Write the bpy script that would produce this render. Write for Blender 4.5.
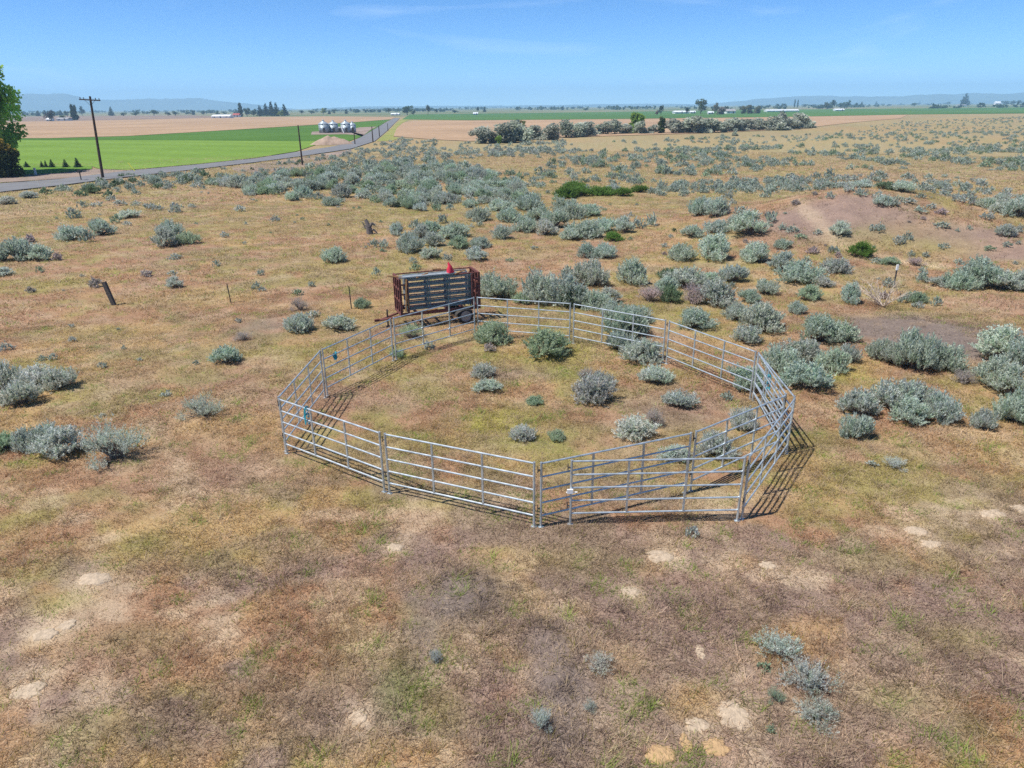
import bpy, math, random
import numpy as np
from mathutils import Matrix, Vector

for o in list(bpy.data.objects):
    bpy.data.objects.remove(o, do_unlink=True)
SC = bpy.context.scene
COL = SC.collection
rad = math.radians

# ------------------------------------------------------------------ camera
FPX, CAM_H = 697.0, 8.6
ROLL, PITCH = rad(0.5), math.atan((384 - 106.5) / FPX)
vF = np.array([0, math.cos(PITCH), -math.sin(PITCH)])
vU0 = np.array([0, math.sin(PITCH), math.cos(PITCH)])
vR0 = np.array([1.0, 0, 0])
vR = math.cos(ROLL) * vR0 - math.sin(ROLL) * vU0
vU = math.sin(ROLL) * vR0 + math.cos(ROLL) * vU0
cd = bpy.data.cameras.new('camera')
cam = bpy.data.objects.new('camera', cd)
COL.objects.link(cam)
cd.sensor_width = 36.0
cd.lens = 36.0 * FPX / 1024.0
cd.clip_start, cd.clip_end = 0.1, 60000
m = Matrix.Identity(4)
for i in range(3):
    m[i][0], m[i][1], m[i][2] = vR[i], vU[i], -vF[i]
m[2][3] = CAM_H
cam.matrix_world = m
SC.camera = cam

# ------------------------------------------------------------------ sky, sun, exposure
SUN_ELEV = rad(60)
SUN_AZ = math.atan2(-0.95, -0.31)           # clockwise from +Y, sun low-left behind the camera
w = bpy.data.worlds.new('World'); SC.world = w; w.use_nodes = True
wn = w.node_tree.nodes; wl = w.node_tree.links
for n in list(wn): wn.remove(n)
wo = wn.new('ShaderNodeOutputWorld'); bg = wn.new('ShaderNodeBackground')
sky = wn.new('ShaderNodeTexSky'); sky.sky_type = 'NISHITA'; sky.sun_disc = False
sky.sun_elevation = SUN_ELEV; sky.sun_rotation = SUN_AZ
sky.altitude = 300; sky.air_density = 0.4; sky.dust_density = 0.0; sky.ozone_density = 3.1
bg.inputs['Strength'].default_value = 0.15
# thin cirrus
tc = wn.new('ShaderNodeTexCoord'); mp = wn.new('ShaderNodeMapping')
mp.inputs['Scale'].default_value = (1.3, 3.0, 9.0)
nz = wn.new('ShaderNodeTexNoise'); nz.inputs['Scale'].default_value = 2.6; nz.inputs['Detail'].default_value = 7
nz.inputs['Distortion'].default_value = 0.8
rp = wn.new('ShaderNodeMapRange'); rp.inputs[1].default_value = 0.56; rp.inputs[2].default_value = 0.9
rp.inputs[3].default_value = 0.0; rp.inputs[4].default_value = 0.2
mx = wn.new('ShaderNodeMix'); mx.data_type = 'RGBA'
mx.inputs[7].default_value = (8.0, 8.6, 9.2, 1)
wl.new(tc.outputs['Generated'], mp.inputs[0]); wl.new(mp.outputs[0], nz.inputs['Vector'])
wl.new(nz.outputs[0], rp.inputs[0]); wl.new(rp.outputs[0], mx.inputs[0])
hs = wn.new('ShaderNodeHueSaturation'); hs.inputs['Saturation'].default_value = 1.24; hs.inputs['Value'].default_value = 1.0
wl.new(sky.outputs[0], hs.inputs['Color']); wl.new(hs.outputs[0], mx.inputs[6]); wl.new(mx.outputs[2], bg.inputs['Color'])
wl.new(bg.outputs[0], wo.inputs['Surface'])

sl = bpy.data.lights.new('sun', 'SUN'); sl.energy = 5.0; sl.angle = rad(0.53); sl.color = (1.0, 0.955, 0.89)
so = bpy.data.objects.new('sun', sl); COL.objects.link(so)
ce = math.cos(SUN_ELEV)
sdir = Vector((0.951 * ce, 0.310 * ce, -math.sin(SUN_ELEV)))
so.rotation_euler = sdir.to_track_quat('-Z', 'Y').to_euler(); so.location = (-40, -15, 80)

SC.view_settings.view_transform = 'Standard'; SC.view_settings.look = 'None'
SC.view_settings.exposure = 0.47; SC.view_settings.gamma = 1.0
SC.view_settings.use_curve_mapping = False
cy = SC.cycles
cy.max_bounces = 5; cy.diffuse_bounces = 4; cy.glossy_bounces = 2; cy.transmission_bounces = 2
cy.volume_bounces = 1; cy.transparent_max_bounces = 4
cy.use_denoising = False

# ------------------------------------------------------------------ numbers: noise, terrain, pixel rays
def _hash(ix, iy, s):
    n = (ix.astype(np.int64) * 374761393 + iy.astype(np.int64) * 668265263 + s * 1442695041) & 0x7fffffff
    n = ((n ^ (n >> 13)) * 1274126177) & 0x7fffffff
    n = (n ^ (n >> 16)) & 0xffff
    return n / 65535.0
def vnoise(x, y, s=0):
    x = np.asarray(x, float); y = np.asarray(y, float)
    fx = np.floor(x); fy = np.floor(y); u = x - fx; v = y - fy
    ix = fx.astype(np.int64); iy = fy.astype(np.int64)
    u = u * u * (3 - 2 * u); v = v * v * (3 - 2 * v)
    a = _hash(ix, iy, s); b = _hash(ix + 1, iy, s); c = _hash(ix, iy + 1, s); d = _hash(ix + 1, iy + 1, s)
    return (a * (1 - u) + b * u) * (1 - v) + (c * (1 - u) + d * u) * v
def fbm(x, y, s=0, o=4):
    t = 0; a = 1; n = 0
    for k in range(o):
        t = t + a * vnoise(x * 2 ** k + 17.3 * k, y * 2 ** k - 9.1 * k, s + k); n += a; a *= 0.55
    return t / n
def sstep(a, b, x):
    t = np.clip((np.asarray(x, float) - a) / (b - a), 0, 1); return t * t * (3 - 2 * t)
def height(x, y):
    x = np.asarray(x, float); y = np.asarray(y, float)
    h = 2.7 * np.exp(-((x - 26) / 9) ** 2 - ((y - 52) / 8) ** 2)
    h = h + 1.9 * np.exp(-((x - 41) / 10) ** 2 - ((y - 45) / 7) ** 2)
    d = np.hypot(x, y)
    far = sstep(20, 34, d) * (1 - sstep(75, 95, d))
    h = h + far * 0.5 * (fbm(x / 14, y / 14, 5, 3) - 0.5)
    near = 1 - sstep(30, 60, d)
    h = h + near * 0.10 * (fbm(x / 1.6, y / 1.6, 8, 3) - 0.5)
    return h
def ray(px, py):
    return vF + vR * ((px - 512) / FPX) - vU * ((py - 384) / FPX)
def flat(px, py, z=0.0):
    d = ray(px, py); t = (z - CAM_H) / d[2]
    return np.array([d[0] * t, d[1] * t, z])
TS = np.concatenate([np.geomspace(4, 130, 900)])
def at(px, py):
    """the ground point where the ray through a photo pixel lands"""
    d = ray(px, py)
    P = np.outer(TS, d); z = P[:, 2] + CAM_H
    below = np.nonzero(z < height(P[:, 0], P[:, 1]))[0]
    if len(below) == 0:
        return flat(px, py)
    k = below[0]
    if k == 0: return flat(px, py)
    lo, hi = TS[k - 1], TS[k]
    for _ in range(20):
        mid = (lo + hi) / 2; p = d * mid
        if p[2] + CAM_H < height(p[0], p[1]): hi = mid
        else: lo = mid
    p = d * hi; return np.array([p[0], p[1], p[2] + CAM_H])
def depth_of(p): return float((np.array(p) - [0, 0, CAM_H]) @ vF)
def pix(p):
    q = np.array(p, float) - [0, 0, CAM_H]; d = q @ vF
    return 512 + FPX * (q @ vR) / d, 384 - FPX * (q @ vU) / d
def gz(x, y): return float(height(x, y))

# ------------------------------------------------------------------ building helpers
class MB:
    def __init__(s): s.v = []; s.f = []
    def add(s, vs, fs):
        o = len(s.v); s.v += [tuple(map(float, p)) for p in vs]; s.f += [tuple(i + o for i in f) for f in fs]
    def tube(s, a, b, r, n=8, r2=None, cap=True):
        a = np.array(a, float); b = np.array(b, float); r2 = r if r2 is None else r2
        d = b - a; L = np.linalg.norm(d); d = d / max(L, 1e-9)
        u = np.cross(d, [0, 0, 1.0])
        if np.linalg.norm(u) < 1e-3: u = np.cross(d, [0, 1.0, 0])
        u /= np.linalg.norm(u); v = np.cross(d, u)
        ring = [(math.cos(2 * math.pi * i / n), math.sin(2 * math.pi * i / n)) for i in range(n)]
        vs = [a + r * (u * c + v * t) for c, t in ring] + [b + r2 * (u * c + v * t) for c, t in ring]
        fs = [(i, i + n, (i + 1) % n + n, (i + 1) % n) for i in range(n)]
        if cap: fs += [tuple(range(n)), tuple(range(2 * n - 1, n - 1, -1))]
        s.add(vs, fs); return s
    def path(s, pts, rs, n=7):
        for i in range(len(pts) - 1): s.tube(pts[i], pts[i + 1], rs[i], n, rs[i + 1])
        return s
    def box(s, c, d, ax=None):
        """centre, full sizes, optional 3x3 of axes"""
        c = np.array(c, float); A = np.eye(3) if ax is None else np.array(ax, float)
        vs = [c + A[0] * d[0] / 2 * i + A[1] * d[1] / 2 * j + A[2] * d[2] / 2 * k for i in (-1, 1) for j in (-1, 1) for k in (-1, 1)]
        s.add(vs, [(0, 1, 3, 2), (4, 6, 7, 5), (0, 4, 5, 1), (2, 3, 7, 6), (0, 2, 6, 4), (1, 5, 7, 3)]); return s
    def lathe(s, prof, c=(0, 0, 0), n=20, axis=2):
        vs = []
        for r, z in prof:
            for i in range(n):
                a = 2 * math.pi * i / n; p = [r * math.cos(a), r * math.sin(a), z]
                if axis == 1: p = [p[0], p[2], p[1]]
                vs.append([p[0] + c[0], p[1] + c[1], p[2] + c[2]])
        k = len(prof)
        fs = [(j * n + i, j * n + (i + 1) % n, (j + 1) * n + (i + 1) % n, (j + 1) * n + i) for j in range(k - 1) for i in range(n)]
        fs += [tuple(range(n - 1, -1, -1)), tuple((k - 1) * n + i for i in range(n))]
        s.add(vs, fs); return s
    def build(s, name, mat=None, parent=None, smooth=False):
        me = bpy.data.meshes.new(name); me.from_pydata(s.v, [], s.f); me.update()
        if smooth: me.polygons.foreach_set('use_smooth', [True] * len(me.polygons))
        if mat: me.materials.append(mat)
        return link(name, me, parent)
def link(name, me, parent=None):
    o = bpy.data.objects.new(name, me); COL.objects.link(o)
    if parent: o.parent = parent
    return o
def raw_mesh(name, V, nside, mat, col=None):
    """V: (faces*nside, 3) loose polygons; col: per-vertex rgb"""
    V = np.ascontiguousarray(V, np.float32); nv = len(V); nf = nv // nside
    me = bpy.data.meshes.new(name)
    me.vertices.add(nv); me.loops.add(nv); me.polygons.add(nf)
    me.vertices.foreach_set('co', V.ravel())
    me.loops.foreach_set('vertex_index', np.arange(nv, dtype=np.int32))
    me.polygons.foreach_set('loop_start', np.arange(0, nv, nside, dtype=np.int32))
    me.update(calc_edges=True)
    if col is not None:
        a = me.color_attributes.new('Zone', 'FLOAT_COLOR', 'POINT')
        c = np.ones((nv, 4), np.float32); c[:, :3] = col
        a.data.foreach_set('color', c.ravel())
    me.materials.append(mat)
    return me
def tag(o, label=None, cat=None, group=None, kind=None):
    if label: o['label'] = label
    if cat: o['category'] = cat
    if group: o['group'] = group
    if kind: o['kind'] = kind
    return o
def empty(name, loc, rz=0, sc=None):
    o = bpy.data.objects.new(name, None); COL.objects.link(o)
    o.empty_display_size = 0.3
    o.location = loc; o.rotation_euler = (0, 0, rz)
    if sc: o.scale = sc
    return o

# ------------------------------------------------------------------ materials
def new_mat(name):
    mt = bpy.data.materials.new(name); mt.use_nodes = True
    nt = mt.node_tree; b = nt.nodes['Principled BSDF']
    return mt, nt, b
def N(nt, t, **kw):
    n = nt.nodes.new(t)
    for k, v in kw.items(): setattr(n, k, v)
    return n
def noise(nt, sc, det=4, src='Object', rough=0.6):
    tc = N(nt, 'ShaderNodeTexCoord'); n = N(nt, 'ShaderNodeTexNoise')
    n.inputs['Scale'].default_value = sc; n.inputs['Detail'].default_value = det; n.inputs['Roughness'].default_value = rough
    nt.links.new(tc.outputs[src], n.inputs['Vector']); return n
def rng_(nt, src, a, b, c, d):
    r = N(nt, 'ShaderNodeMapRange')
    for i, v in enumerate((a, b, c, d)): r.inputs[i + 1].default_value = v
    nt.links.new(src, r.inputs[0]); return r.outputs[0]
def mixc(nt, fac, a, b, mode='MIX'):
    m_ = N(nt, 'ShaderNodeMix', data_type='RGBA', blend_type=mode)
    for k, v in ((0, fac), (6, a), (7, b)):
        if hasattr(v, 'links') or hasattr(v, 'is_linked'): nt.links.new(v, m_.inputs[k])
        elif isinstance(v, (int, float)): m_.inputs[k].default_value = v
        else: m_.inputs[k].default_value = (*v[:3], 1)
    return m_.outputs[2]
def simple(name, c, rough=0.7, metal=0.0, var=0.25, sc=6.0, c2=None, src='Object', bump=0.0, spec=0.3):
    mt, nt, b = new_mat(name)
    n = noise(nt, sc, 5, src)
    f = rng_(nt, n.outputs[0], 0.3, 0.7, 0, 1)
    lo = tuple(x * (1 - var) for x in c); hi = c2 if c2 else tuple(min(1, x * (1 + var)) for x in c)
    nt.links.new(mixc(nt, f, lo, hi), b.inputs['Base Color'])
    b.inputs['Roughness'].default_value = rough; b.inputs['Metallic'].default_value = metal
    b.inputs['Specular IOR Level'].default_value = spec
    if bump:
        bp = N(nt, 'ShaderNodeBump'); bp.inputs['Strength'].default_value = bump; bp.inputs['Distance'].default_value = 0.05
        nt.links.new(n.outputs[0], bp.inputs['Height']); nt.links.new(bp.outputs[0], b.inputs['Normal'])
    return mt

MAT = {}
MAT['galv'] = simple('galvanised_steel', (0.52, 0.57, 0.585), 0.44, 0.65, 0.34, 5.0, spec=0.5)
MAT['teal'] = simple('worn_teal_paint', (0.10, 0.18, 0.19), 0.5, 0.0, 0.5, 7.0)
MAT['rust'] = simple('rust_red_paint', (0.15, 0.055, 0.045), 0.75, 0.0, 0.5, 9.0)
MAT['grey_steel'] = simple('weathered_steel', (0.27, 0.30, 0.31), 0.6, 0.1, 0.3, 6.0)
MAT['strap'] = simple('faded_orange_strap', (0.33, 0.18, 0.075), 0.8, 0.0, 0.25, 12.0)
MAT['red_cloth'] = simple('red_cloth', (0.62, 0.035, 0.07), 0.8, 0.0, 0.2, 8.0)
MAT['tyre'] = simple('tyre_rubber', (0.03, 0.03, 0.032), 0.85, 0.0, 0.3, 8.0)
MAT['rim'] = simple('wheel_rim', (0.26, 0.26, 0.26), 0.6, 0.2, 0.3, 8.0)
MAT['dark_metal'] = simple('dark_metal', (0.06, 0.055, 0.05), 0.65, 0.2, 0.3, 8.0)
MAT['twine'] = simple('turquoise_twine', (0.03, 0.33, 0.40), 0.8, 0.0, 0.2, 20.0)
MAT['wood'] = simple('weathered_wood', (0.085, 0.075, 0.068), 0.9, 0.0, 0.4, 14.0, bump=0.4)
MAT['polewood'] = simple('creosote_pole', (0.075, 0.048, 0.035), 0.9, 0.0, 0.4, 3.0)
MAT['white'] = simple('white_paint', (0.75, 0.75, 0.74), 0.6, 0.0, 0.08, 3.0)
MAT['yellow'] = simple('yellow_plastic', (0.72, 0.68, 0.06), 0.6, 0.0, 0.1, 3.0)
MAT['deadwood'] = simple('bleached_twigs', (0.58, 0.49, 0.40), 0.9, 0.0, 0.25, 10.0)
MAT['stem'] = simple('sage_stem', (0.20, 0.165, 0.14), 0.9, 0.0, 0.35, 10.0)
MAT['bark'] = simple('tree_bark', (0.10, 0.08, 0.06), 0.95, 0.0, 0.35, 3.0)
MAT['soil'] = simple('pale_dug_soil', (0.42, 0.33, 0.235), 0.95, 0.0, 0.25, 16.0, bump=0.6, spec=0.1)
MAT['soil_orange'] = simple('ochre_dug_soil', (0.43, 0.285, 0.15), 0.95, 0.0, 0.16, 16.0, bump=0.6, spec=0.1)
MAT['dirt'] = simple('heaped_dirt', (0.34, 0.25, 0.19), 0.95, 0.0, 0.25, 0.8, bump=0.5, spec=0.1)
MAT['asphalt'] = simple('old_asphalt', (0.165, 0.165, 0.17), 0.9, 0.0, 0.12, 0.35, spec=0.2)
MAT['roof_grey'] = simple('roof_grey', (0.28, 0.27, 0.27), 0.8, 0.0, 0.2, 0.5)
MAT['roof_white'] = simple('roof_metal_white', (0.72, 0.74, 0.76), 0.5, 0.1, 0.08, 0.4)
MAT['roof_red'] = simple('roof_red', (0.34, 0.08, 0.06), 0.8, 0.0, 0.2, 0.5)
MAT['glass'] = simple('window_glass', (0.04, 0.05, 0.06), 0.15, 0.0, 0.2, 1.0, spec=0.5)

def leaf_mat(name, use_obj=True, thin=0.5):
    mt, nt, b = new_mat(name)
    at_ = N(nt, 'ShaderNodeAttribute', attribute_name='Zone')
    if use_obj:
        oi = N(nt, 'ShaderNodeObjectInfo')
        c = mixc(nt, 1.0, oi.outputs['Color'], at_.outputs['Color'], 'MULTIPLY')
    else:
        c = at_.outputs['Color']
    nt.links.new(c, b.inputs['Base Color'])
    b.inputs['Roughness'].default_value = 0.75; b.inputs['Specular IOR Level'].default_value = 0.15
    tr = N(nt, 'ShaderNodeBsdfTranslucent'); nt.links.new(c, tr.inputs['Color'])
    ms = N(nt, 'ShaderNodeMixShader'); ms.inputs[0].default_value = thin
    nt.links.new(b.outputs[0], ms.inputs[1]); nt.links.new(tr.outputs[0], ms.inputs[2])
    nt.links.new(ms.outputs[0], nt.nodes['Material Output'].inputs['Surface'])
    return mt
MAT['leaf'] = leaf_mat('foliage_leaf')
MAT['grass'] = leaf_mat('grass_blade', False, 0.6)
MAT['brushfar'] = leaf_mat('brush_leaf_far', False)

# ground: zone colour in the mesh (where each plant cover grows) broken up by fine noise
mt, nt, b = new_mat('range_ground'); MAT['ground'] = mt
za = N(nt, 'ShaderNodeAttribute', attribute_name='Zone')
n1 = noise(nt, 1.1, 6, rough=0.65); n2 = noise(nt, 9.0, 5, rough=0.7); n3 = noise(nt, 55.0, 3, rough=0.7)
c = mixc(nt, 1.0, za.outputs['Color'], mixc(nt, rng_(nt, n1.outputs[0], 0.3, 0.7, 0, 1), (0.80, 0.80, 0.80), (1.2, 1.2, 1.17)), 'MULTIPLY')
c = mixc(nt, rng_(nt, n2.outputs[0], 0.54, 0.72, 0, 0.6), c, (0.42, 0.33, 0.22))
c = mixc(nt, rng_(nt, n2.outputs[0], 0.44, 0.28, 0, 0.55), c, (0.12, 0.09, 0.06))
c = mixc(nt, 1.0, c, mixc(nt, rng_(nt, n3.outputs[0], 0.32, 0.68, 0, 1), (0.55, 0.55, 0.55), (1.45, 1.45, 1.45)), 'MULTIPLY')
nt.links.new(c, b.inputs['Base Color']); b.inputs['Roughness'].default_value = 0.95; b.inputs['Specular IOR Level'].default_value = 0.05
bp = N(nt, 'ShaderNodeBump'); bp.inputs['Strength'].default_value = 0.5; bp.inputs['Distance'].default_value = 0.06
nt.links.new(n2.outputs[0], bp.inputs['Height']); nt.links.new(bp.outputs[0], b.inputs['Normal'])

def field_mat(name, ca, cb, row_dir=0.0, row_sc=0.0, sc=0.02):
    mt, nt, b = new_mat(name)
    n1 = noise(nt, sc, 5); n2 = noise(nt, sc * 22, 4)
    c = mixc(nt, rng_(nt, n1.outputs[0], 0.35, 0.65, 0, 1), ca, cb)
    c = mixc(nt, 1.0, c, mixc(nt, rng_(nt, n2.outputs[0], 0.3, 0.7, 0, 1), (0.85,) * 3, (1.15,) * 3), 'MULTIPLY')
    if row_sc:
        tc_ = N(nt, 'ShaderNodeTexCoord'); mp_ = N(nt, 'ShaderNodeMapping'); mp_.inputs['Rotation'].default_value = (0, 0, row_dir)
        wv = N(nt, 'ShaderNodeTexWave'); wv.inputs['Scale'].default_value = row_sc; wv.inputs['Distortion'].default_value = 2.0
        nt.links.new(tc_.outputs['Object'], mp_.inputs[0]); nt.links.new(mp_.outputs[0], wv.inputs[0])
        c = mixc(nt, 1.0, c, mixc(nt, wv.outputs[0 if 'Fac' not in wv.outputs else 'Fac'], (0.94,) * 3, (1.04,) * 3), 'MULTIPLY')
    nt.links.new(c, b.inputs['Base Color']); b.inputs['Roughness'].default_value = 0.95; b.inputs['Specular IOR Level'].default_value = 0.05
    return mt

# ------------------------------------------------------------------ plant cover zones
C = dict(straw=(0.43, 0.335, 0.235), olive=(0.24, 0.205, 0.075), red=(0.285, 0.168, 0.102), gold=(0.335, 0.23, 0.11),
         mauve=(0.215, 0.15, 0.125), grey=(0.165, 0.130, 0.114), green=(0.165, 0.215, 0.05), sand=(0.5, 0.395, 0.265),
         pink=(0.32, 0.21, 0.155), dull=(0.262, 0.222, 0.125), lime=(0.30, 0.28, 0.06))
C = {k: np.array(v) for k, v in C.items()}
BARE = []
FEAT = []   # cx, cy, rx, ry, colour, strength
def feat(px, py, rx, ry, c, s=0.85):
    p = at(px, py); e = at(px, py + ry); g = at(px, py - ry); d = depth_of(p)
    FEAT.append((p[0], p[1], rx * d / FPX, max(0.2, abs(g[1] - e[1]) / 2), C[c], s))
for a in [(905, 331, 68, 15, 'grey', 2.2), (965, 346, 40, 13, 'grey', 1.6), (455, 600, 44, 26, 'grey', 1.3), (470, 570, 30, 16, 'grey', 1.2), (440, 545, 26, 14, 'mauve', 1.2), (560, 690, 34, 50, 'grey', 1.1), (430, 640, 24, 18, 'grey', .7), (440, 560, 22, 14, 'mauve'),
          (545, 655, 32, 36, 'grey', 1.2), (555, 720, 26, 30, 'grey', .8), (640, 600, 54, 22, 'mauve', 1.2), (335, 715, 60, 30, 'grey', .8), (900, 730, 60, 24, 'mauve', 1), (210, 735, 40, 18, 'mauve', .9), (395, 690, 22, 24, 'green', .7), (140, 545, 40, 12, 'olive', .8), (60, 600, 34, 12, 'olive', .8), (780, 610, 60, 16, 'mauve', .8), (700, 640, 50, 28, 'mauve', 1.2), (690, 580, 60, 12, 'pink', .5), (330, 700, 60, 34, 'mauve', .8),
          (120, 650, 60, 22, 'mauve', .7), (250, 690, 50, 20, 'mauve', .7), (60, 560, 40, 14, 'mauve', .5), (980, 590, 60, 22, 'mauve', .8), (920, 660, 70, 30, 'mauve', .7),
          (830, 208, 60, 14, 'mauve', 1.4), (800, 222, 44, 14, 'mauve', 1.3), (860, 224, 60, 15, 'mauve', 1.5), (850, 236, 50, 8, 'grey', .6), (955, 238, 56, 12, 'mauve', 1.6), (1005, 252, 40, 9, 'mauve', 1.5), (990, 248, 34, 8, 'pink', .6),
          (880, 240, 60, 14, 'olive', .6), (935, 250, 40, 8, 'olive', .7),
          (270, 326, 34, 8, 'grey', .7), (190, 475, 70, 28, 'pink', .55), (230, 440, 60, 20, 'red', .6), (250, 405, 50, 10, 'pink', .5),
          (500, 372, 26, 8, 'mauve', .8), (660, 412, 60, 14, 'mauve', .8), (700, 396, 40, 9, 'pink', .6), (380, 398, 60, 12, 'mauve', .5), (620, 440, 40, 10, 'pink', .5),
          (500, 420, 46, 10, 'olive', .7), (545, 432, 46, 12, 'green', .7), (500, 425, 46, 12, 'lime', .7), (440, 390, 40, 9, 'olive', .7), (430, 440, 40, 12, 'olive', .6), (575, 372, 26, 7, 'green', .5), (560, 350, 60, 8, 'lime', .55), (640, 470, 40, 8, 'olive', .6), (610, 366, 30, 8, 'gold', .6), (480, 362, 40, 8, 'olive', .6),
          (330, 465, 30, 8, 'gold', .8), (600, 312, 60, 10, 'olive', .7), (700, 320, 30, 8, 'lime', .6), (380, 335, 40, 8, 'mauve', .6), (350, 320, 40, 6, 'olive', .7),
          (840, 372, 34, 12, 'lime', .6), (880, 440, 60, 10, 'olive', .5), (985, 305, 50, 8, 'pink', .6), (960, 452, 50, 12, 'gold', .5), (870, 480, 70, 12, 'olive', .5),
          (60, 285, 40, 7, 'olive', .6), (150, 300, 60, 7, 'olive', .4), (105, 232, 40, 6, 'pink', .6), (130, 370, 50, 10, 'red', .6), (60, 335, 50, 7, 'olive', .5),
          (140, 640, 50, 16, 'olive', .5), (30, 575, 40, 12, 'olive', .6), (90, 735, 60, 24, 'olive', .5), (215, 560, 60, 14, 'olive', .5), (300, 540, 60, 16, 'gold', .4),
          (505, 560, 46, 14, 'gold', .6), (590, 560, 60, 14, 'olive', .35), (350, 640, 30, 30, 'olive', .5), (440, 710, 26, 26, 'olive', .6), (960, 640, 40, 14, 'olive', .6),
          (900, 700, 40, 16, 'olive', .5), (860, 560, 60, 14, 'olive', .4), (620, 660, 24, 16, 'gold', .5), (500, 640, 20, 18, 'straw', .4), (630, 500, 60, 8, 'mauve', .4),
          (580, 250, 40, 10, 'red', .6), (660, 240, 30, 14, 'gold', .6), (560, 258, 60, 6, 'pink', .4), (300, 225, 60, 6, 'red', .5), (330, 250, 50, 12, 'red', .4),
          (600, 193, 50, 8, 'olive', .8), (925, 176, 70, 4, 'pink', .6), (990, 186, 60, 6, 'gold', .6)]:
    feat(*a)
for px_, py_, rx_, ry_ in ((830, 212, 56, 16), (865, 224, 56, 14), (955, 238, 56, 12), (1005, 252, 40, 9), (905, 331, 58, 13), (965, 345, 40, 11), (455, 600, 26, 18), (545, 660, 22, 30), (270, 326, 30, 8)):
    p = at(px_, py_); e = at(px_, py_ + ry_); g = at(px_, py_ - ry_); BARE.append((p[0], p[1], rx_ * depth_of(p) / FPX, max(.2, abs(g[1] - e[1]) / 2)))
def seg(px, col, wd, s):
    for (x0, y0), (x1, y1) in zip(px[:-1], px[1:]):
        for t in np.linspace(0, 1, 12, endpoint=False):
            p = at(x0 + (x1 - x0) * t, y0 + (y1 - y0) * t); FEAT.append((p[0], p[1], wd, wd, C[col], s))
seg([(742, 192), (790, 196), (815, 218), (836, 244), (900, 262), (950, 268)], 'sand', 0.5, 0.22)
seg([(740, 192), (700, 190), (640, 197)], 'sand', 0.5, 0.15)
seg([(145, 420), (170, 455), (200, 500)], 'straw', 0.3, 0.3)

for px_, py_, rx_, ry_ in ((95, 579, 17, 7), (67, 625, 9, 5), (44, 635, 14, 6), (27, 692, 17, 9), (660, 556, 14, 7), (630, 592, 9, 7), (735, 715, 18, 17), (697, 725, 14, 9), (661, 754, 15, 8), (716, 748, 15, 8), (915, 531, 13, 5), (931, 545, 13, 5), (993, 514, 14, 5), (768, 566, 9, 5), (358, 718, 9, 10), (395, 548, 10, 5)):
    feat(px_, py_ + 1, rx_ * 1.5, ry_ * 1.6, 'straw' if py_ < 740 else 'pink', .9)
def zone(x, y):
    x = np.asarray(x, float); y = np.asarray(y, float); d = np.hypot(x, y)
    a = fbm(x / 8, y / 8, 21); b_ = fbm(x / 2.6, y / 2.6, 31); c_ = fbm(x / 0.9, y / 0.9, 41); e = fbm(x / 26, y / 26, 51); g = fbm(x / 1.4 + 40, y / 1.4, 61)
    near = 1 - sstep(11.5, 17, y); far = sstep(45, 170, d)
    def mixv(base, col, f): return base * (1 - f[:, None]) + col * f[:, None]
    col = C['red'][None] * np.ones((len(x), 1))
    col = mixv(col, C['gold'], sstep(.40, .62, b_ * .6 + e * .4))
    col = mixv(col, C['olive'], sstep(.455, .57, a * .4 + c_ * .35 + g * .25) * .85)
    col = mixv(col, C['mauve'], sstep(.53 - .07 * near, .62 - .07 * near, fbm(x / 3.3 + 90, y / 2.3, 71) * .65 + c_ * .35) * (0.3 + .6 * near))
    col = mixv(col, C['straw'], sstep(.50, .72, fbm(x / 1.1 - 50, y / 0.8, 81)) * (.35 + .3 * near))
    for fx, fy, rx, ry, fc, s in FEAT:
        q = ((x - fx) / rx) ** 2 + ((y - fy) / ry) ** 2
        k = np.nonzero(q < 5)[0]
        if len(k) == 0: continue
        f = np.minimum(.95, s * np.exp(-q[k] ** 1.4 * 0.7) * np.clip(0.25 + 1.5 * (c_[k] * .5 + g[k] * .5 - .15), 0, 1))
        col[k] = col[k] * (1 - f[:, None]) + fc * f[:, None]
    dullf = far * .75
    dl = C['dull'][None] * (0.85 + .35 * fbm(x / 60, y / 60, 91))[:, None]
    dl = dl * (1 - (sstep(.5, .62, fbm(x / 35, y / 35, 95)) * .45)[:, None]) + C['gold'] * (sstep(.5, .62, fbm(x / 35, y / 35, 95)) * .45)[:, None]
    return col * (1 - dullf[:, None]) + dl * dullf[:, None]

# ------------------------------------------------------------------ ground sheet, fields, road
R_END = 9400.0
na = 1152
rr = np.concatenate([[0.0, 2.0], np.geomspace(3.5, 120, 300), np.geomspace(125, R_END, 70)])
# fine angular steps in front of the camera, coarse behind
ang = np.concatenate([np.linspace(rad(35), rad(145), 620), np.linspace(rad(145), rad(395), 140)[1:-1]])
na = len(ang)
X = np.outer(rr, np.cos(ang)); Y = np.outer(rr, np.sin(ang)); Z = height(X, Y)
V = np.stack([X, Y, Z], -1).reshape(-1, 3)
nr = len(rr)
i = np.arange(nr - 1)[:, None]; j = np.arange(na)[None, :]; j2 = (j + 1) % na
F = np.stack([i * na + j, (i + 1) * na + j, (i + 1) * na + j2, i * na + j2], -1).reshape(-1, 4)
me = bpy.data.meshes.new('ground')
me.vertices.add(len(V)); me.loops.add(F.size); me.polygons.add(len(F))
me.vertices.foreach_set('co', V.astype(np.float32).ravel()); me.loops.foreach_set('vertex_index', F.astype(np.int32).ravel())
me.polygons.foreach_set('loop_start', np.arange(0, F.size, 4, dtype=np.int32)); me.update(calc_edges=True)
me.polygons.foreach_set('use_smooth', np.ones(len(F), bool))
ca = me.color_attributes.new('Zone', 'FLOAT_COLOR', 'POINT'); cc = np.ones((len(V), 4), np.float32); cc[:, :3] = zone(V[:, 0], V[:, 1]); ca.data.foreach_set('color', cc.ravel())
me.materials.append(MAT['ground'])
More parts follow.
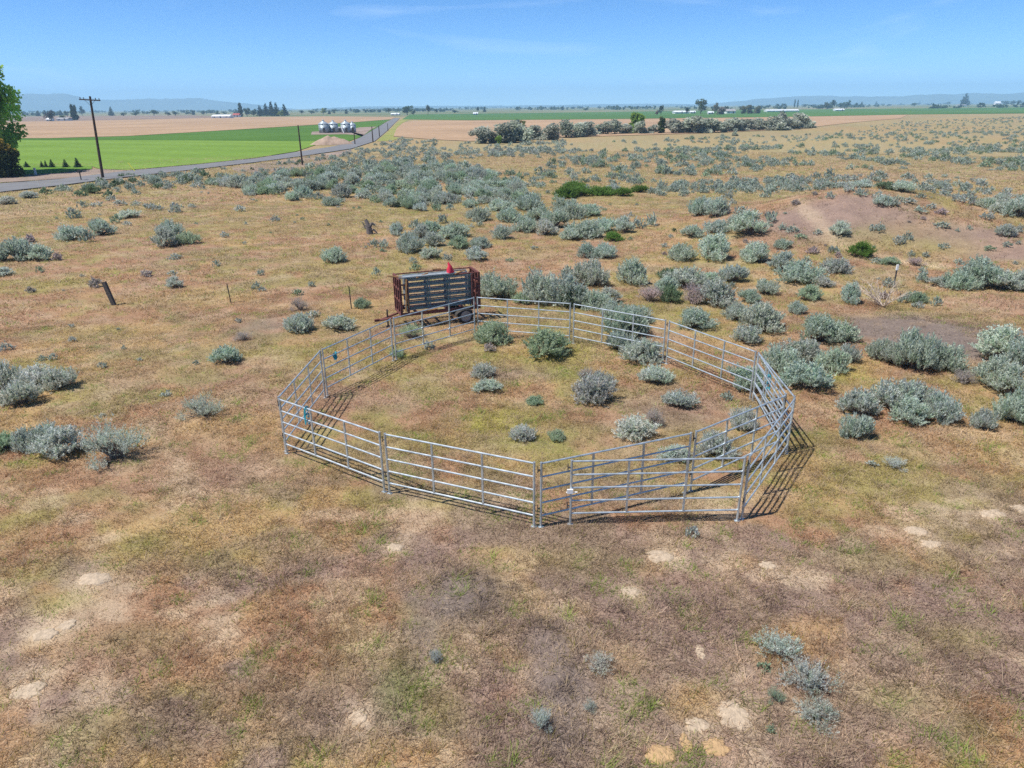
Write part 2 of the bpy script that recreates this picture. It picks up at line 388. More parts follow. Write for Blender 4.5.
tag(link('ground', me), kind='structure')

def sheet(name, px, z, mat, is_world=False):
    P = [flat(*q)[:2] if not is_world else q for q in px]
    mb = MB(); mb.add([(p[0], p[1], z) for p in P], [tuple(range(len(P)))])
    o = mb.build(name, mat); bm_ok(o); return tag(o, kind='structure')
def bm_ok(o):
    import bmesh
    bm = bmesh.new(); bm.from_mesh(o.data); bmesh.ops.triangulate(bm, faces=bm.faces[:])
    for f in bm.faces:
        if f.normal.z < 0: f.normal_flip()
    bm.to_mesh(o.data); bm.free()
fm_green = field_mat('young_crop', (0.13, 0.215, 0.034), (0.16, 0.25, 0.046), rad(115), 0.021, 0.03)
fm_dark = field_mat('alfalfa', (0.062, 0.130, 0.022), (0.085, 0.165, 0.03), rad(10), 0.08, 0.025)
fm_tan = field_mat('tilled_soil', (0.31, 0.21, 0.13), (0.39, 0.265, 0.165), rad(100), 0.018, 0.02)
fm_mauve = field_mat('fallow_soil', (0.20, 0.15, 0.12), (0.26, 0.19, 0.145), rad(75), 0.06, 0.01)
fm_teal = field_mat('far_crop', (0.055, 0.125, 0.035), (0.085, 0.165, 0.045), 0, 0, 0.006)
fm_far1 = field_mat('far_mixed_fields', (0.09, 0.14, 0.06), (0.24, 0.21, 0.13), 0, 0, 0.0022)
fm_lawn = field_mat('mown_verge', (0.09, 0.19, 0.022), (0.12, 0.22, 0.03), 0, 0, 0.1)
fm_verge = field_mat('weedy_verge', (0.19, 0.22, 0.06), (0.30, 0.27, 0.10), 0, 0, 0.06)
fm_shoulder = field_mat('gravel_shoulder', (0.20, 0.155, 0.135), (0.31, 0.24, 0.195), 0, 0, 0.12)

# far plain
far_pts = []
for a in np.linspace(rad(40), rad(142), 40): far_pts.append((760 * math.cos(a), 760 * math.sin(a)))
for a in np.linspace(rad(142), rad(40), 40): far_pts.append((6600 * math.cos(a), 6600 * math.sin(a)))
sheet('far_plain', far_pts, 0.05, fm_far1, True)
sheet('far_crop_field', [(402, 119.4), (470, 120.3), (600, 119.2), (700, 118.0), (800, 116.6), (905, 114.6), (1060, 113.2), (1060, 107.2), (860, 108.8), (600, 112.2), (410, 114.6)], 0.11, fm_teal)
sheet('fallow_field', [(-60, 122.5), (60, 121.6), (200, 118.6), (245, 117.2), (190, 115.4), (60, 116.2), (-60, 117.5)], 0.11, fm_mauve)
sheet('plowed_field', [(-60, 138.6), (50, 138.4), (128, 136.2), (190, 132.6), (256, 128.6), (315, 124.9), (360, 121.9), (391, 119.4), (396, 117.0), (330, 116.4), (245, 117.0), (200, 118.4), (60, 121.4), (-60, 122.3)], 0.115, fm_tan)
sheet('tilled_field', [(393.5, 136.6), (397, 128), (403, 123), (412, 121.3), (470, 120.6), (600, 119.5), (700, 118.3), (800, 116.9), (870, 115.6), (908, 114.9), (900, 118.5), (860, 122.0), (812, 127.2), (760, 131), (700, 133.5), (600, 136.5), (470, 141.5), (430, 139.6)], 0.12, fm_tan)
sheet('alfalfa_field', [(-60, 140.4), (128, 140.2), (256, 141.1), (322, 141.3), (345, 143.0), (362, 136.8), (376, 128.2), (387, 121.4), (391, 119.6), (360, 122.1), (315, 125.1), (256, 128.8), (190, 132.8), (128, 136.4), (50, 138.6), (-60, 138.8)], 0.10, fm_dark)
sheet('green_field', [(-60, 168.6), (0, 167.8), (60, 167.2), (92, 166.9), (100, 169.5), (128, 170.6), (200, 164.3), (256, 158.2), (296, 151.8), (318, 144.5), (324, 141.4), (256, 141.2), (128, 140.3), (-60, 140.5)], 0.105, fm_green)
sheet('lawn_strip', [(-60, 176.5), (20, 175.5), (60, 173.4), (92, 169.6), (92, 167.0), (60, 167.3), (0, 167.9), (-60, 168.7)], 0.108, fm_lawn)
sheet('dirt_shoulder', [(-60, 186.5), (0, 183.2), (60, 179.3), (100, 175.4), (128, 170.9), (100, 169.7), (92, 169.8), (60, 173.6), (20, 175.7), (-60, 176.7)], 0.09, fm_shoulder)
sheet('roadside_bank', [(230, 167.5), (256, 164), (300, 157.4), (330, 153), (352, 149.4), (350, 154), (322, 163), (285, 171), (240, 174)], 0.02, fm_shoulder)
sheet('gravel_yard', [(311, 135.0), (345, 134.6), (368, 136.0), (362, 137.0), (371, 129.8), (377, 126.8), (360, 127.6), (345, 130.6), (312, 132.0)], 0.125, fm_shoulder)
sheet('weedy_verge', [(377, 141.4), (389.5, 130.4), (397.5, 122.4), (403, 118.4), (412, 118.6), (403, 122.8), (397, 127.8), (393.5, 136.8), (400, 138), (392, 141)], 0.07, fm_verge)
far_edge = [(-60, 190), (0, 184.5), (60, 180), (128, 171.5), (200, 165), (256, 159), (300, 152), (330, 147.5), (349, 143.5), (362, 137), (376, 128.5), (388, 121.5), (394.5, 118.2)]
near_edge = [(-60, 198), (0, 193), (60, 186.3), (128, 177.6), (200, 169.6), (256, 162.8), (300, 157), (330, 152.5), (352, 149), (375, 141.5), (388, 130.2), (396, 122), (400, 118.2)]
mb = MB()
for zz, grow in ((0.14, 0.0),):
    A = [flat(*q) for q in far_edge]; B = [flat(*q) for q in near_edge]
    for k in range(len(A) - 1):
        mb.add([(p[0], p[1], zz) for p in (B[k], B[k + 1], A[k + 1], A[k])], [(0, 1, 2, 3)])
ro = mb.build('road', MAT['asphalt']); tag(ro, kind='structure')

# far ridges
def ridge(name, px0, px1, prof, r0, mat, seed):
    """a range of hills between two bearings; prof: (px, metres high)"""
    nA, nB = 150, 16
    a0 = math.atan2(flat(px0, 130)[0], flat(px0, 130)[1]); a1 = math.atan2(flat(px1, 130)[0], flat(px1, 130)[1])
    Aa = np.linspace(a0, a1, nA); vs = []
    pxs = np.interp(np.linspace(0, 1, nA), [0, 1], [px0, px1])
    for k in range(nB):
        t = k / (nB - 1); r = r0 + 1500 * t
        hgt = np.interp(pxs, [q[0] for q in prof], [q[1] for q in prof]) * math.sin(math.pi * t) ** 0.8
        hgt = hgt * (0.82 + 0.36 * fbm(Aa * 60 + seed, np.full(nA, t * 3.0), seed, 4))
        for q in range(nA): vs.append((r * math.sin(Aa[q]), r * math.cos(Aa[q]), hgt[q] * 0.56 - 1.0))
    fs = [(k * nA + q, k * nA + q + 1, (k + 1) * nA + q + 1, (k + 1) * nA + q) for k in range(nB - 1) for q in range(nA - 1)]
    mb = MB(); mb.add(vs, fs); return tag(mb.build(name, mat, smooth=True), kind='structure')
hm = simple('sage_hills', (0.10, 0.13, 0.12), 0.95, 0, 0.3, 0.002)
ridge('distant_hills', -140, 300, [(-140, 190), (25, 265), (45, 262), (62, 205), (90, 165), (130, 175), (185, 190), (230, 120), (300, 0)], 7000, hm, 3)
ridge('blue_hills', 690, 1160, [(690, 0), (740, 70), (790, 128), (812, 145), (860, 135), (900, 125), (960, 140), (985, 152), (1024, 140), (1160, 160)], 7000, hm, 9)
ridge('low_rim', 300, 760, [(300, 0), (360, 40), (520, 34), (650, 44), (760, 0)], 7000, hm, 14)

# haze: the air of the valley
mb = MB(); mb.box((0, 0, 113.5), (19400, 19400, 231))
hz, nt, b = new_mat('valley_haze'); nt.nodes.remove(b)
pv = N(nt, 'ShaderNodeVolumePrincipled'); pv.inputs['Density'].default_value = 2.1e-4
pv.inputs['Color'].default_value = (0.42, 0.71, 1.0, 1); pv.inputs['Anisotropy'].default_value = 0.0
nt.links.new(pv.outputs[0], nt.nodes['Material Output'].inputs['Volume'])
tag(mb.build('haze', hz), 'pale blue haze lying over the whole valley', 'haze', kind='stuff')
#PART2
# ------------------------------------------------------------------ corral panels
POST = dict(P0=(-6.11, 16.73), P1=(-3.03, 14.61), P2=(0.53, 13.05), I1=(4.18, 14.48), I2=(7.10, 16.62), PR2=(7.52, 20.1),
            B1=(5.46, 23.4), B2=(2.33, 25.8), B3=(-1.42, 26.9), L2=(-4.3, 24.1), L1=(-5.96, 20.6), G0=(1.18, 13.19), G1=(5.06, 13.27), R=(7.27, 16.46))
RAILS = (1.57, 1.245, 0.925, 0.605, 0.285)
def panel(a, b, label, group, gap=0.055, latch=False):
    ax, ay = POST[a]; bx, by = POST[b]
    L = math.hypot(bx - ax, by - ay); ux, uy = (bx - ax) / L, (by - ay) / L
    ax += ux * gap; ay += uy * gap; bx -= ux * gap; by -= uy * gap; L -= 2 * gap
    za, zb = gz(ax, ay), gz(bx, by)
    root = empty('corral_gate' if latch else 'corral_fence', (ax, ay, za), math.atan2(by - ay, bx - ax))
    tag(root, label, 'corral gate' if latch else 'corral panel', group)
    dz = zb - za; r = 0.027
    for x, z0 in ((r, 0), (L - r, dz)):
        mb = MB(); mb.tube((x, 0, z0 - 0.04), (x, 0, z0 + 1.6), r, 10)
        mb.box((x, 0, z0 + 0.006), (0.12, 0.09, 0.012)); mb.build('leg', MAT['galv'], root)
    for z in RAILS:
        mb = MB(); mb.tube((r * 1.6, 0, z + dz * .01), (L - r * 1.6, 0, z + dz * .99), 0.021, 8, cap=False); mb.build('rail', MAT['galv'], root)
    for t in (1 / 3, 2 / 3):
        mb = MB()
        mb.box((L * t, 0, (RAILS[0] + RAILS[4]) / 2 + dz * t), (0.042, 0.034, RAILS[0] - RAILS[4] - 0.02)); mb.build('stay', MAT['galv'], root)
    for z in (1.42, 0.48):
        mb = MB(); mb.tube((-0.055, 0, z), (0.0, 0, z), 0.018, 6); mb.tube((-0.052, 0, z - 0.06), (-0.052, 0, z + 0.1), 0.011, 6)
        mb.build('connector_pin', MAT['dark_metal'], root)
    if latch:
        mb = MB(); mb.box((0.0, -0.045, 0.86), (0.13, 0.04, 0.10)); mb.tube((-0.08, -0.03, 0.83), (0.16, -0.03, 0.83), 0.014, 6)
        mb.build('latch', MAT['white'], root)
    return root
gr = 'galvanised panels of the round pen'
panel('P0', 'P1', 'front galvanised panel running from the left corner of the round pen, with turquoise twine', gr)
panel('P1', 'P2', 'galvanised front panel of the round pen ending at the narrow gap', gr)
panel('P2', 'I1', 'galvanised panel slanting back behind the gate, starting at the narrow gap', gr)
panel('I1', 'I2', 'inner galvanised panel reaching the right corner of the pen, behind the gate', gr)
panel('I2', 'PR2', 'inner one of two galvanised panels standing almost doubled at the right corner', gr)
panel('PR2', 'B1', 'galvanised panel at the back right of the pen with open grass behind', gr)
panel('B1', 'B2', 'back galvanised panel with big sagebrush growing through its rails', gr)
panel('B2', 'B3', 'back galvanised panel just right of the trailer, two dark bushes before it', gr)
panel('B3', 'L2', 'galvanised panel standing right in front of the trailer', gr)
panel('L2', 'L1', 'galvanised panel left of the trailer tongue with a turquoise rag on it', gr)
panel('L1', 'P0', 'galvanised panel meeting the left corner of the pen from behind', gr)
panel('G0', 'G1', 'galvanised gate panel with a white latch, nearest face of the small outer wedge', gr, latch=True)
panel('G1', 'R', 'outer galvanised panel joining the gate to the right corner of the pen', gr)
panel('R', 'PR2', 'outer one of two galvanised panels almost doubled at right corner, turquoise twine tied', gr)

def along(a, b, t, z):
    p = np.array(POST[a]) * (1 - t) + np.array(POST[b]) * t
    return np.array([p[0], p[1], gz(*p) + z])
def twine(a, b, t, z0, z1, label, rag=False):
    mb = MB(); p = along(a, b, t, 0); q = along(a, b, t + 0.01, 0); u = (q - p) / np.linalg.norm(q - p); nrm = np.array([u[1], -u[0], 0])
    rnd = random.Random(label)
    for z in (z0, (z0 + z1) / 2, z1):
        for k in range(3):
            c = p + [0, 0, z + (k - 1) * 0.02]
            pts = [c + 0.042 * (math.cos(s) * nrm + math.sin(s) * np.array([0, 0, 1])) + u * 0.01 * s for s in np.linspace(0, 6.2, 9)]
            mb.path(pts, [0.008] * 9, 5)
    for k in range(5):
        s = rnd.uniform(-.03, .03); e = rnd.uniform(-.08, .08)
        mb.path([p + nrm * .045 + u * s + [0, 0, z1], p + nrm * .05 + u * (s + e * .5) + [0, 0, (z0 + z1) / 2], p + nrm * .05 + u * e + [0, 0, z0 - .08]], [.008, .008, .006], 5)
    if rag:
        n_ = 7; vs = []
        for side in (0, 1):
            for i_ in range(n_):
                for j_ in range(n_):
                    f = j_ / (n_ - 1); x = (i_ / (n_ - 1) - .5) * .24 * (1 - .5 * f)
                    vs.append(p + u * x + nrm * (.035 + .02 * math.sin(i_ * 1.9 + j_) + side * .008) + np.array([0, 0, z1 + .02 - f * .24]))
        fs = [(s * 49 + a_ * 7 + b_, s * 49 + a_ * 7 + b_ + 1, s * 49 + (a_ + 1) * 7 + b_ + 1, s * 49 + (a_ + 1) * 7 + b_) for s in (0, 1) for a_ in range(6) for b_ in range(6)]
        mb.add(vs, fs)
    return tag(mb.build('tied_rag' if rag else 'tied_twine', MAT['twine']), label, 'rag' if rag else 'twine', 'turquoise ties on the pen')
twine('P0', 'P1', 0.30, 1.20, 1.58, 'turquoise twine tied to the front left panel of the pen')
twine('L2', 'L1', 0.82, 1.1, 1.25, 'turquoise rag hanging on the panel left of the trailer', rag=True)
twine('R', 'PR2', 0.62, 0.9, 1.3, 'turquoise twine tied to the doubled panels near the right corner')

# ------------------------------------------------------------------ panel trailer
TX = np.array([0.935, 0.354, 0]); TY = np.array([-0.354, 0.935, 0]); TZ = np.array([0, 0, 1.0])
T0 = np.array([-4.56, 27.8, 0.0]); T0[2] = gz(T0[0], T0[1])
TR = empty('stock_panel_trailer', T0, math.atan2(TX[1], TX[0]))
tag(TR, 'rust red stock panel trailer loaded with upright dark teal panels behind the pen', 'trailer')
TL, TW = 3.48, 1.2           # length, width; local x along, y away from the camera
def mbt(fn, name, mat, parent=TR, smooth=False):
    mb = MB(); fn(mb); return mb.build(name, MAT[mat], parent, smooth)
def bed(mb):
    for y in (0.06, TW - 0.06): mb.box((TL / 2, y, 0.60), (TL, 0.09, 0.13))
    for x in np.linspace(0.05, TL - 0.05, 6): mb.box((x, TW / 2, 0.585), (0.08, TW - 0.22, 0.09))
mbt(bed, 'bed_frame', 'rust')
def endf(x0, sgn):
    def f(mb):
        for y in (0.05, 0.42, 0.8, TW - 0.05): mb.box((x0, y, 1.36), (0.10, 0.085, 1.38))
        for z in (2.085, 1.65, 1.15): mb.box((x0 + sgn * 0.002, TW / 2, z), (0.075, TW + 0.02, 0.07))
        for z in (1.0, 1.45, 1.85): mb.box((x0 - sgn * 0.17, 0.05, z), (0.26, 0.06, 0.05))
        mb.box((x0 - sgn * 0.30, 0.048, 1.36), (0.07, 0.07, 1.37))
    return f
mbt(endf(0.05, -1), 'end_frame', 'rust'); mbt(endf(TL - 0.05, 1), 'end_frame', 'rust')
def topr(mb):
    mb.box((TL * .36, 0.16, 2.145), (TL * .70, 0.24, 0.045)); mb.box((TL * .36, 0.42, 2.13), (TL * .66, 0.10, 0.05))
mbt(topr, 'top_plank', 'grey_steel')
def toprail(mb):
    mb.tube((TL * .68, 0.1, 2.09), (TL - .02, 0.1, 2.09), 0.03, 8); mb.tube((0.05, TW - .1, 2.09), (TL, TW - .1, 2.09), 0.03, 8)
mbt(toprail, 'top_rail', 'rust')
def tongue(mb):
    mb.path([(0.3, 0.25, 0.52), (-0.55, TW / 2 - .08, 0.36), (-0.82, TW / 2, 0.32)], [.05, .05, .05], 8)
    mb.path([(0.3, TW - 0.25, 0.52), (-0.55, TW / 2 + .08, 0.36), (-0.82, TW / 2, 0.32)], [.05, .05, .05], 8)
    mb.box((-0.9, TW / 2, 0.33), (0.2, 0.1, 0.1))
tg = mbt(tongue, 'tongue', 'rust')
mbt(lambda mb: (mb.tube((-.45, TW / 2, 0.02), (-.45, TW / 2, 0.75), .035, 8), mb.tube((-.45, TW / 2, -0.02), (-.45, TW / 2, .03), .11, 10), mb.tube((-.45, TW / 2, .72), (-.45, TW / 2 - .22, .72), .014, 6)), 'jack', 'dark_metal')
WX = 2.72
mbt(lambda mb: mb.tube((WX, -0.2, 0.33), (WX, TW + .2, 0.33), 0.035, 8), 'axle', 'dark_metal')
for y in (-0.17, TW + 0.17):
    wobj = MB().lathe([(0.19, -.095), (.30, -.10), (.34, -.07), (.345, 0), (.34, .07), (.30, .10), (.19, .095)], (WX, y, 0.34), 28, axis=1).build('wheel', MAT['tyre'], TR, True)
    s_ = -1 if y < 0 else 1
    rim = MB().lathe([(0.03, .07 * s_), (.16, .085 * s_), (.235, .108 * s_), (.225, .116 * s_), (.18, .098 * s_), (.06, .10 * s_)], (WX, y, 0.34), 24, axis=1).build('rim', MAT['rim'], wobj)
    def fend(mb, y=y):
        for k in range(9):
            a = math.pi * k / 9; b_ = math.pi * (k + 1) / 9; m_ = (a + b_) / 2
            mb.box((WX + .43 * math.cos(m_), y, .36 + .40 * math.sin(m_) * .62), (.165, .26, .02), [(-math.sin(m_), 0, .62 * math.cos(m_)), (0, 1, 0), (math.cos(m_), 0, math.sin(m_))])
    mbt(fend, 'fender', 'dark_metal')
for a_, b_, r_ in (((-.42, .10, 2.27), (.18, .12, 2.16), .03), ((.75, .02, 2.11), (1.3, .3, 2.20), .026), ((2.4, .02, 2.13), (2.9, .3, 2.18), .026), ((1.7, 1.1, 2.16), (2.1, 1.15, 2.14), .03), ((1.0, -.03, .70), (1.55, -.03, .74), .035),
                   ((.22, -.02, .75), (.32, -.02, 2.08), .03), ((.36, -.02, .9), (.30, -.02, 1.5), .028)):
    MB().tube(a_, b_, r_, 6).build('tie_down_strap', MAT['strap'], TR)

def tloc(x, y, z): return T0 + TX * x + TY * y + TZ * z
panlab = ['dark teal stock panel standing on the trailer, nearest the round pen', 'grey weathered stock panel second from the pen in the load on the trailer', 'grey weathered stock panel third from the pen in the load on the trailer', 'rusty stock panel in the middle of the load on the trailer', 'grey weathered stock panel just behind the rusty one on the trailer',
          'grey weathered stock panel at the far side of the load on the trailer']
for k, y in enumerate((0.155, 0.25, 0.36, 0.50, 0.72, 0.97)):
    off = (0.30, 0.40, 0.28, 0.38, 0.33, 0.36)[k]; LL = 2.8
    root = empty('stock_fence', tloc(off, y, 0.668), math.atan2(TX[1], TX[0])); tag(root, panlab[k], 'stock panel', 'stock panels loaded on the trailer')
    mm = MAT[('teal', 'grey_steel', 'grey_steel', 'rust', 'grey_steel', 'grey_steel')[k]]
    for x in (0.03, LL - 0.03): MB().tube((x, 0, 0), (x, 0, 1.4), .028, 8).build('leg', mm, root)
    for z in np.array((1.38, 1.12, .87, .62, .38, .14)) - (0, .07, .02, .10, .05, .0)[k]:
        MB().box((LL / 2, 0, z), (LL - .1, .04, .045)).build('rail', mm, root)
    for t in (.33, .64): MB().box((LL * t, -.026, .76), (.05, .012, 1.26)).build('stay', mm, root)
# upright grey panel leaning at the right end
# pennant
root = empty('warning_flag', tloc(2.18, 0.16, 2.168)); tag(root, 'small red cloth flag standing on top of the loaded trailer', 'flag')
MB().tube((0, 0, 0), (0, 0, .46), .012, 6).build('flag_stick', MAT['dark_metal'], root)
mb = MB(); prof = [(.012, .44), (.04, .38), (.085, .26), (.12, .13), (.14, .03), (.13, .0)]
n_ = 18; vs = []
for r_, z_ in prof:
    for k in range(n_):
        a = 2 * math.pi * k / n_; q = r_ * (1 + .28 * math.sin(3 * a + z_ * 5) * (1 - z_ / .6)); vs.append((q * math.cos(a) * 1.05 + (.10 * (.44 - z_)) + .02 * math.sin(9 * z_ * 3), q * math.sin(a) * .8, z_))
mb.add(vs, [(j * n_ + k, j * n_ + (k + 1) % n_, (j + 1) * n_ + (k + 1) % n_, (j + 1) * n_ + k) for j in range(5) for k in range(n_)])
mb.build('flag_cloth', MAT['red_cloth'], root, True)

# ------------------------------------------------------------------ posts in the grass
p = at(114, 305); q = flat(107, 281, 1.25)
lean = np.array([-0.28, 0.05, 1.18])
mb = MB(); A_ = lean / np.linalg.norm(lean); bx_ = np.cross(A_, [0, 1, 0]); bx_ /= np.linalg.norm(bx_)
mb.box(p + A_ * 0.52, (0.17, 0.15, 1.25), [bx_, np.cross(A_, bx_), A_])
tag(mb.build('fence_post', MAT['wood']), 'thick dark wooden fence post leaning over in the open grass', 'fence post', 'old fence posts')
for (px, py, hh, lab, tilt) in [(231, 303, 0.95, 'thin steel fence post alone in the grass left of the trailer', -.05), (351.5, 309, 1.05, 'thin steel fence post standing close to the trailer', -.02)]:
    p = at(px, py); t = MB()
    e = p + [tilt, 0, hh]
    t.box((p + e) / 2, (.045, .012, hh), [(1, 0, 0), (0, 1, 0), ((e - p) / hh)]); t.box((p + e) / 2 + [0, .02, 0], (.012, .04, hh), [(1, 0, 0), (0, 1, 0), ((e - p) / hh)])
    for k in range(8): t.box(p + (e - p) * (k + 1) / 9 + [0, -.012, 0], (.03, .012, .02))
    tag(t.build('steel_post', MAT['dark_metal']), lab, 'fence post', 'old fence posts')
p = at(893.5, 287); root = empty('marker_post', p); tag(root, 'thin brown marker post with a white top beside the dead shrub', 'marker post')
MB().box((0, 0, .42), (.055, .05, .9)).build('post', MAT['wood'], root); MB().box((0, 0, 1.0), (.10, .07, .27)).build('cap', MAT['white'], root)

# ------------------------------------------------------------------ utility poles
def pole(px, py, top, label, arm=True, r=.16, group='utility poles along the road'):
    p = flat(px, py); d = depth_of(p)
    z = 1.0
    for _ in range(40):
        if pix((p[0], p[1], z))[1] < top: break
        z += 0.3
    root = empty('utility_pole', p); tag(root, label, 'utility pole', group)
    MB().tube((0, 0, -.1), (0, 0, z), r, 10, r * .65).build('pole', MAT['polewood'], root)
    if arm:
        MB().box((0, -.17, z - .45), (2.7, .11, .14)).build('crossarm', MAT['polewood'], root)
        for x in (-1.22, -.75, .75, 1.22): MB().lathe([(.02, 0), (.06, .05), (.035, .1), (.065, .16), (.03, .22)], (x, -.17, z - .38), 8).build('insulator', MAT['dark_metal'], root)
        MB().tube((-.65, -.2, z - .5), (0, -.18, z - 1.15), .02, 5).build('brace', MAT['dark_metal'], root)
        MB().tube((.65, -.2, z - .5), (0, -.18, z - 1.15), .02, 5).build('brace', MAT['dark_metal'], root)
    return p, z
pole(103, 178.5, 98.5, 'tall utility pole with a crossarm rising above the bright green field', r=.19)
bpy.data.objects['utility_pole'].rotation_euler = (0, rad(3.4), 0)
pole(302.5, 165, 127, 'bare utility pole on the gravel bank beside the road bend', False, .15)
pole(355, 144.5, 131, 'short utility pole at the roadside just right of the grain bins', False, .15)
pole(373, 142.5, 127.5, 'utility pole at the foot of the straight road', False, .17)
pole(379.5, 137, 126, 'utility pole halfway up the straight road', False, .17)
pole(388, 131, 123.5, 'thinnest utility pole, farthest up the straight road', False, .15)
p = flat(135.5, 172); q = p + np.array([-.95, 0.2, 1.35])
tag(MB().tube(p, q, .055, 6).build('guy_marker', MAT['yellow']), 'slanted yellow guy wire guard by the road', 'guy guard')
p = flat(36, 175.3); root = empty('marker_stake', p); tag(root, 'short white stake at the edge of the lawn by the road', 'stake')
MB().box((0, 0, .45), (.28, .12, .95)).build('stake', MAT['white'], root); MB().box((0, 0, .97), (.32, .15, .09)).build('cap', MAT['white'], root)
p = flat(81.5, 181); root = empty('mailbox', p); tag(root, 'dark mailbox on a post across the road from the lawn', 'mailbox')
MB().box((0, 0, .5), (.1, .1, 1.1)).build('post', MAT['wood'], root)
mb = MB(); n_ = 10; prof = [(-.16, 1.05), (.16, 1.05)] + [(.16 * math.cos(a), 1.27 + .14 * math.sin(a)) for a in np.linspace(0, math.pi, n_)]
k = len(prof); mb.add([(x, -.28, z) for x, z in prof] + [(x, .28, z) for x, z in prof], [tuple(range(k - 1, -1, -1)), tuple(range(k, 2 * k))] + [(i_, (i_ + 1) % k, (i_ + 1) % k + k, i_ + k) for i_ in range(k)])
mb.build('box', MAT['dark_metal'], root)

# ------------------------------------------------------------------ grain bins
def corr(name, c):
    mt, nt, b = new_mat(name)
    tc_ = N(nt, 'ShaderNodeTexCoord'); wv = N(nt, 'ShaderNodeTexWave', bands_direction='Z'); wv.inputs['Scale'].default_value = 2.2
    nt.links.new(tc_.outputs['Object'], wv.inputs[0]); n_ = noise(nt, .9, 4)
    c_ = mixc(nt, rng_(nt, n_.outputs[0], .35, .65, 0, 1), tuple(x * .85 for x in c), c)
    nt.links.new(c_, b.inputs['Base Color']); b.inputs['Metallic'].default_value = .45; b.inputs['Roughness'].default_value = .42
    bp = N(nt, 'ShaderNodeBump'); bp.inputs['Strength'].default_value = .5; bp.inputs['Distance'].default_value = .06
    nt.links.new(wv.outputs['Fac'], bp.inputs['Height']); nt.links.new(bp.outputs[0], b.inputs['Normal']); return mt
MAT['bin'] = corr('corrugated_steel', (.46, .52, .55))
for px, py, wp, hp, lab in [(323, 133.4, 9.6, 11.6, 'leftmost corrugated grain bin at the edge of the dark green field'), (332.7, 133.1, 9.4, 11.0, 'corrugated grain bin standing second from left in the farmyard'),
                            (345.2, 133.2, 9.6, 11.4, 'corrugated grain bin right of the dark gap, with a slanting chute'), (352, 132.6, 7.0, 9.5, 'rightmost and smallest corrugated grain bin')]:
    p = flat(px, py); d = depth_of(p); R_ = wp * d / FPX / 2; Hh = hp * d / FPX; p = p + np.array([0, R_, 0.1])
    root = empty('grain_bin', p); tag(root, lab, 'grain bin', 'grain bins beside the road')
    ew = Hh * .74
    MB().lathe([(R_, 0), (R_, ew)], n=28).build('bin_wall', MAT['bin'], root, True)
    rf = MB().lathe([(R_ * 1.05, ew - .04), (R_ * 1.05, ew + .06), (R_ * .18, Hh * .97), (R_ * .18, Hh * 1.0)], n=28).build('roof', MAT['bin'], root)
    MB().lathe([(R_ * .22, Hh * .995), (R_ * .22, Hh * 1.05), (.05, Hh * 1.09)], n=12).build('vent_cap', MAT['galv'], rf)
    MB().box((R_ * .3, -R_ * .985, 1.0), (.8, .16, 1.5)).build('hatch', MAT['dark_metal'], root)
    mb = MB(); 
    for x in (-.18, .18): mb.tube((-R_ * .55 + x, -R_ * .9, 0), (-R_ * .55 + x, -R_ * .9, ew), .025, 5)
    for z in np.arange(.3, ew, .35): mb.tube((-R_ * .55 - .18, -R_ * .9, z), (-R_ * .55 + .18, -R_ * .9, z), .018, 4)
    mb.build('ladder', MAT['dark_metal'], root)
    if 'chute' in lab: MB().tube((-R_ * .7, -R_ * 1.0, Hh * .6), (-R_ * .2, -R_ * 1.5, 0), .14, 8).build('chute', MAT['white'], root)
p = flat(338.5, 132.6) + np.array([0, 1.0, .1]); root = empty('fan_shed', p); tag(root, 'low dark shed between the grain bins', 'shed')
MB().box((0, 0, .75), (1.5, 1.8, 1.5)).build('wall', MAT['dark_metal'], root)
mb = MB(); mb.add([(-.85, -1, 1.5), (.85, -1, 1.5), (.85, 1, 1.5), (-.85, 1, 1.5), (-.85, 0, 1.95), (.85, 0, 1.95)], [(0, 1, 5, 4), (2, 3, 4, 5), (0, 4, 3), (1, 2, 5), (0, 3, 2, 1)]); mb.build('roof', MAT['roof_grey'], root)

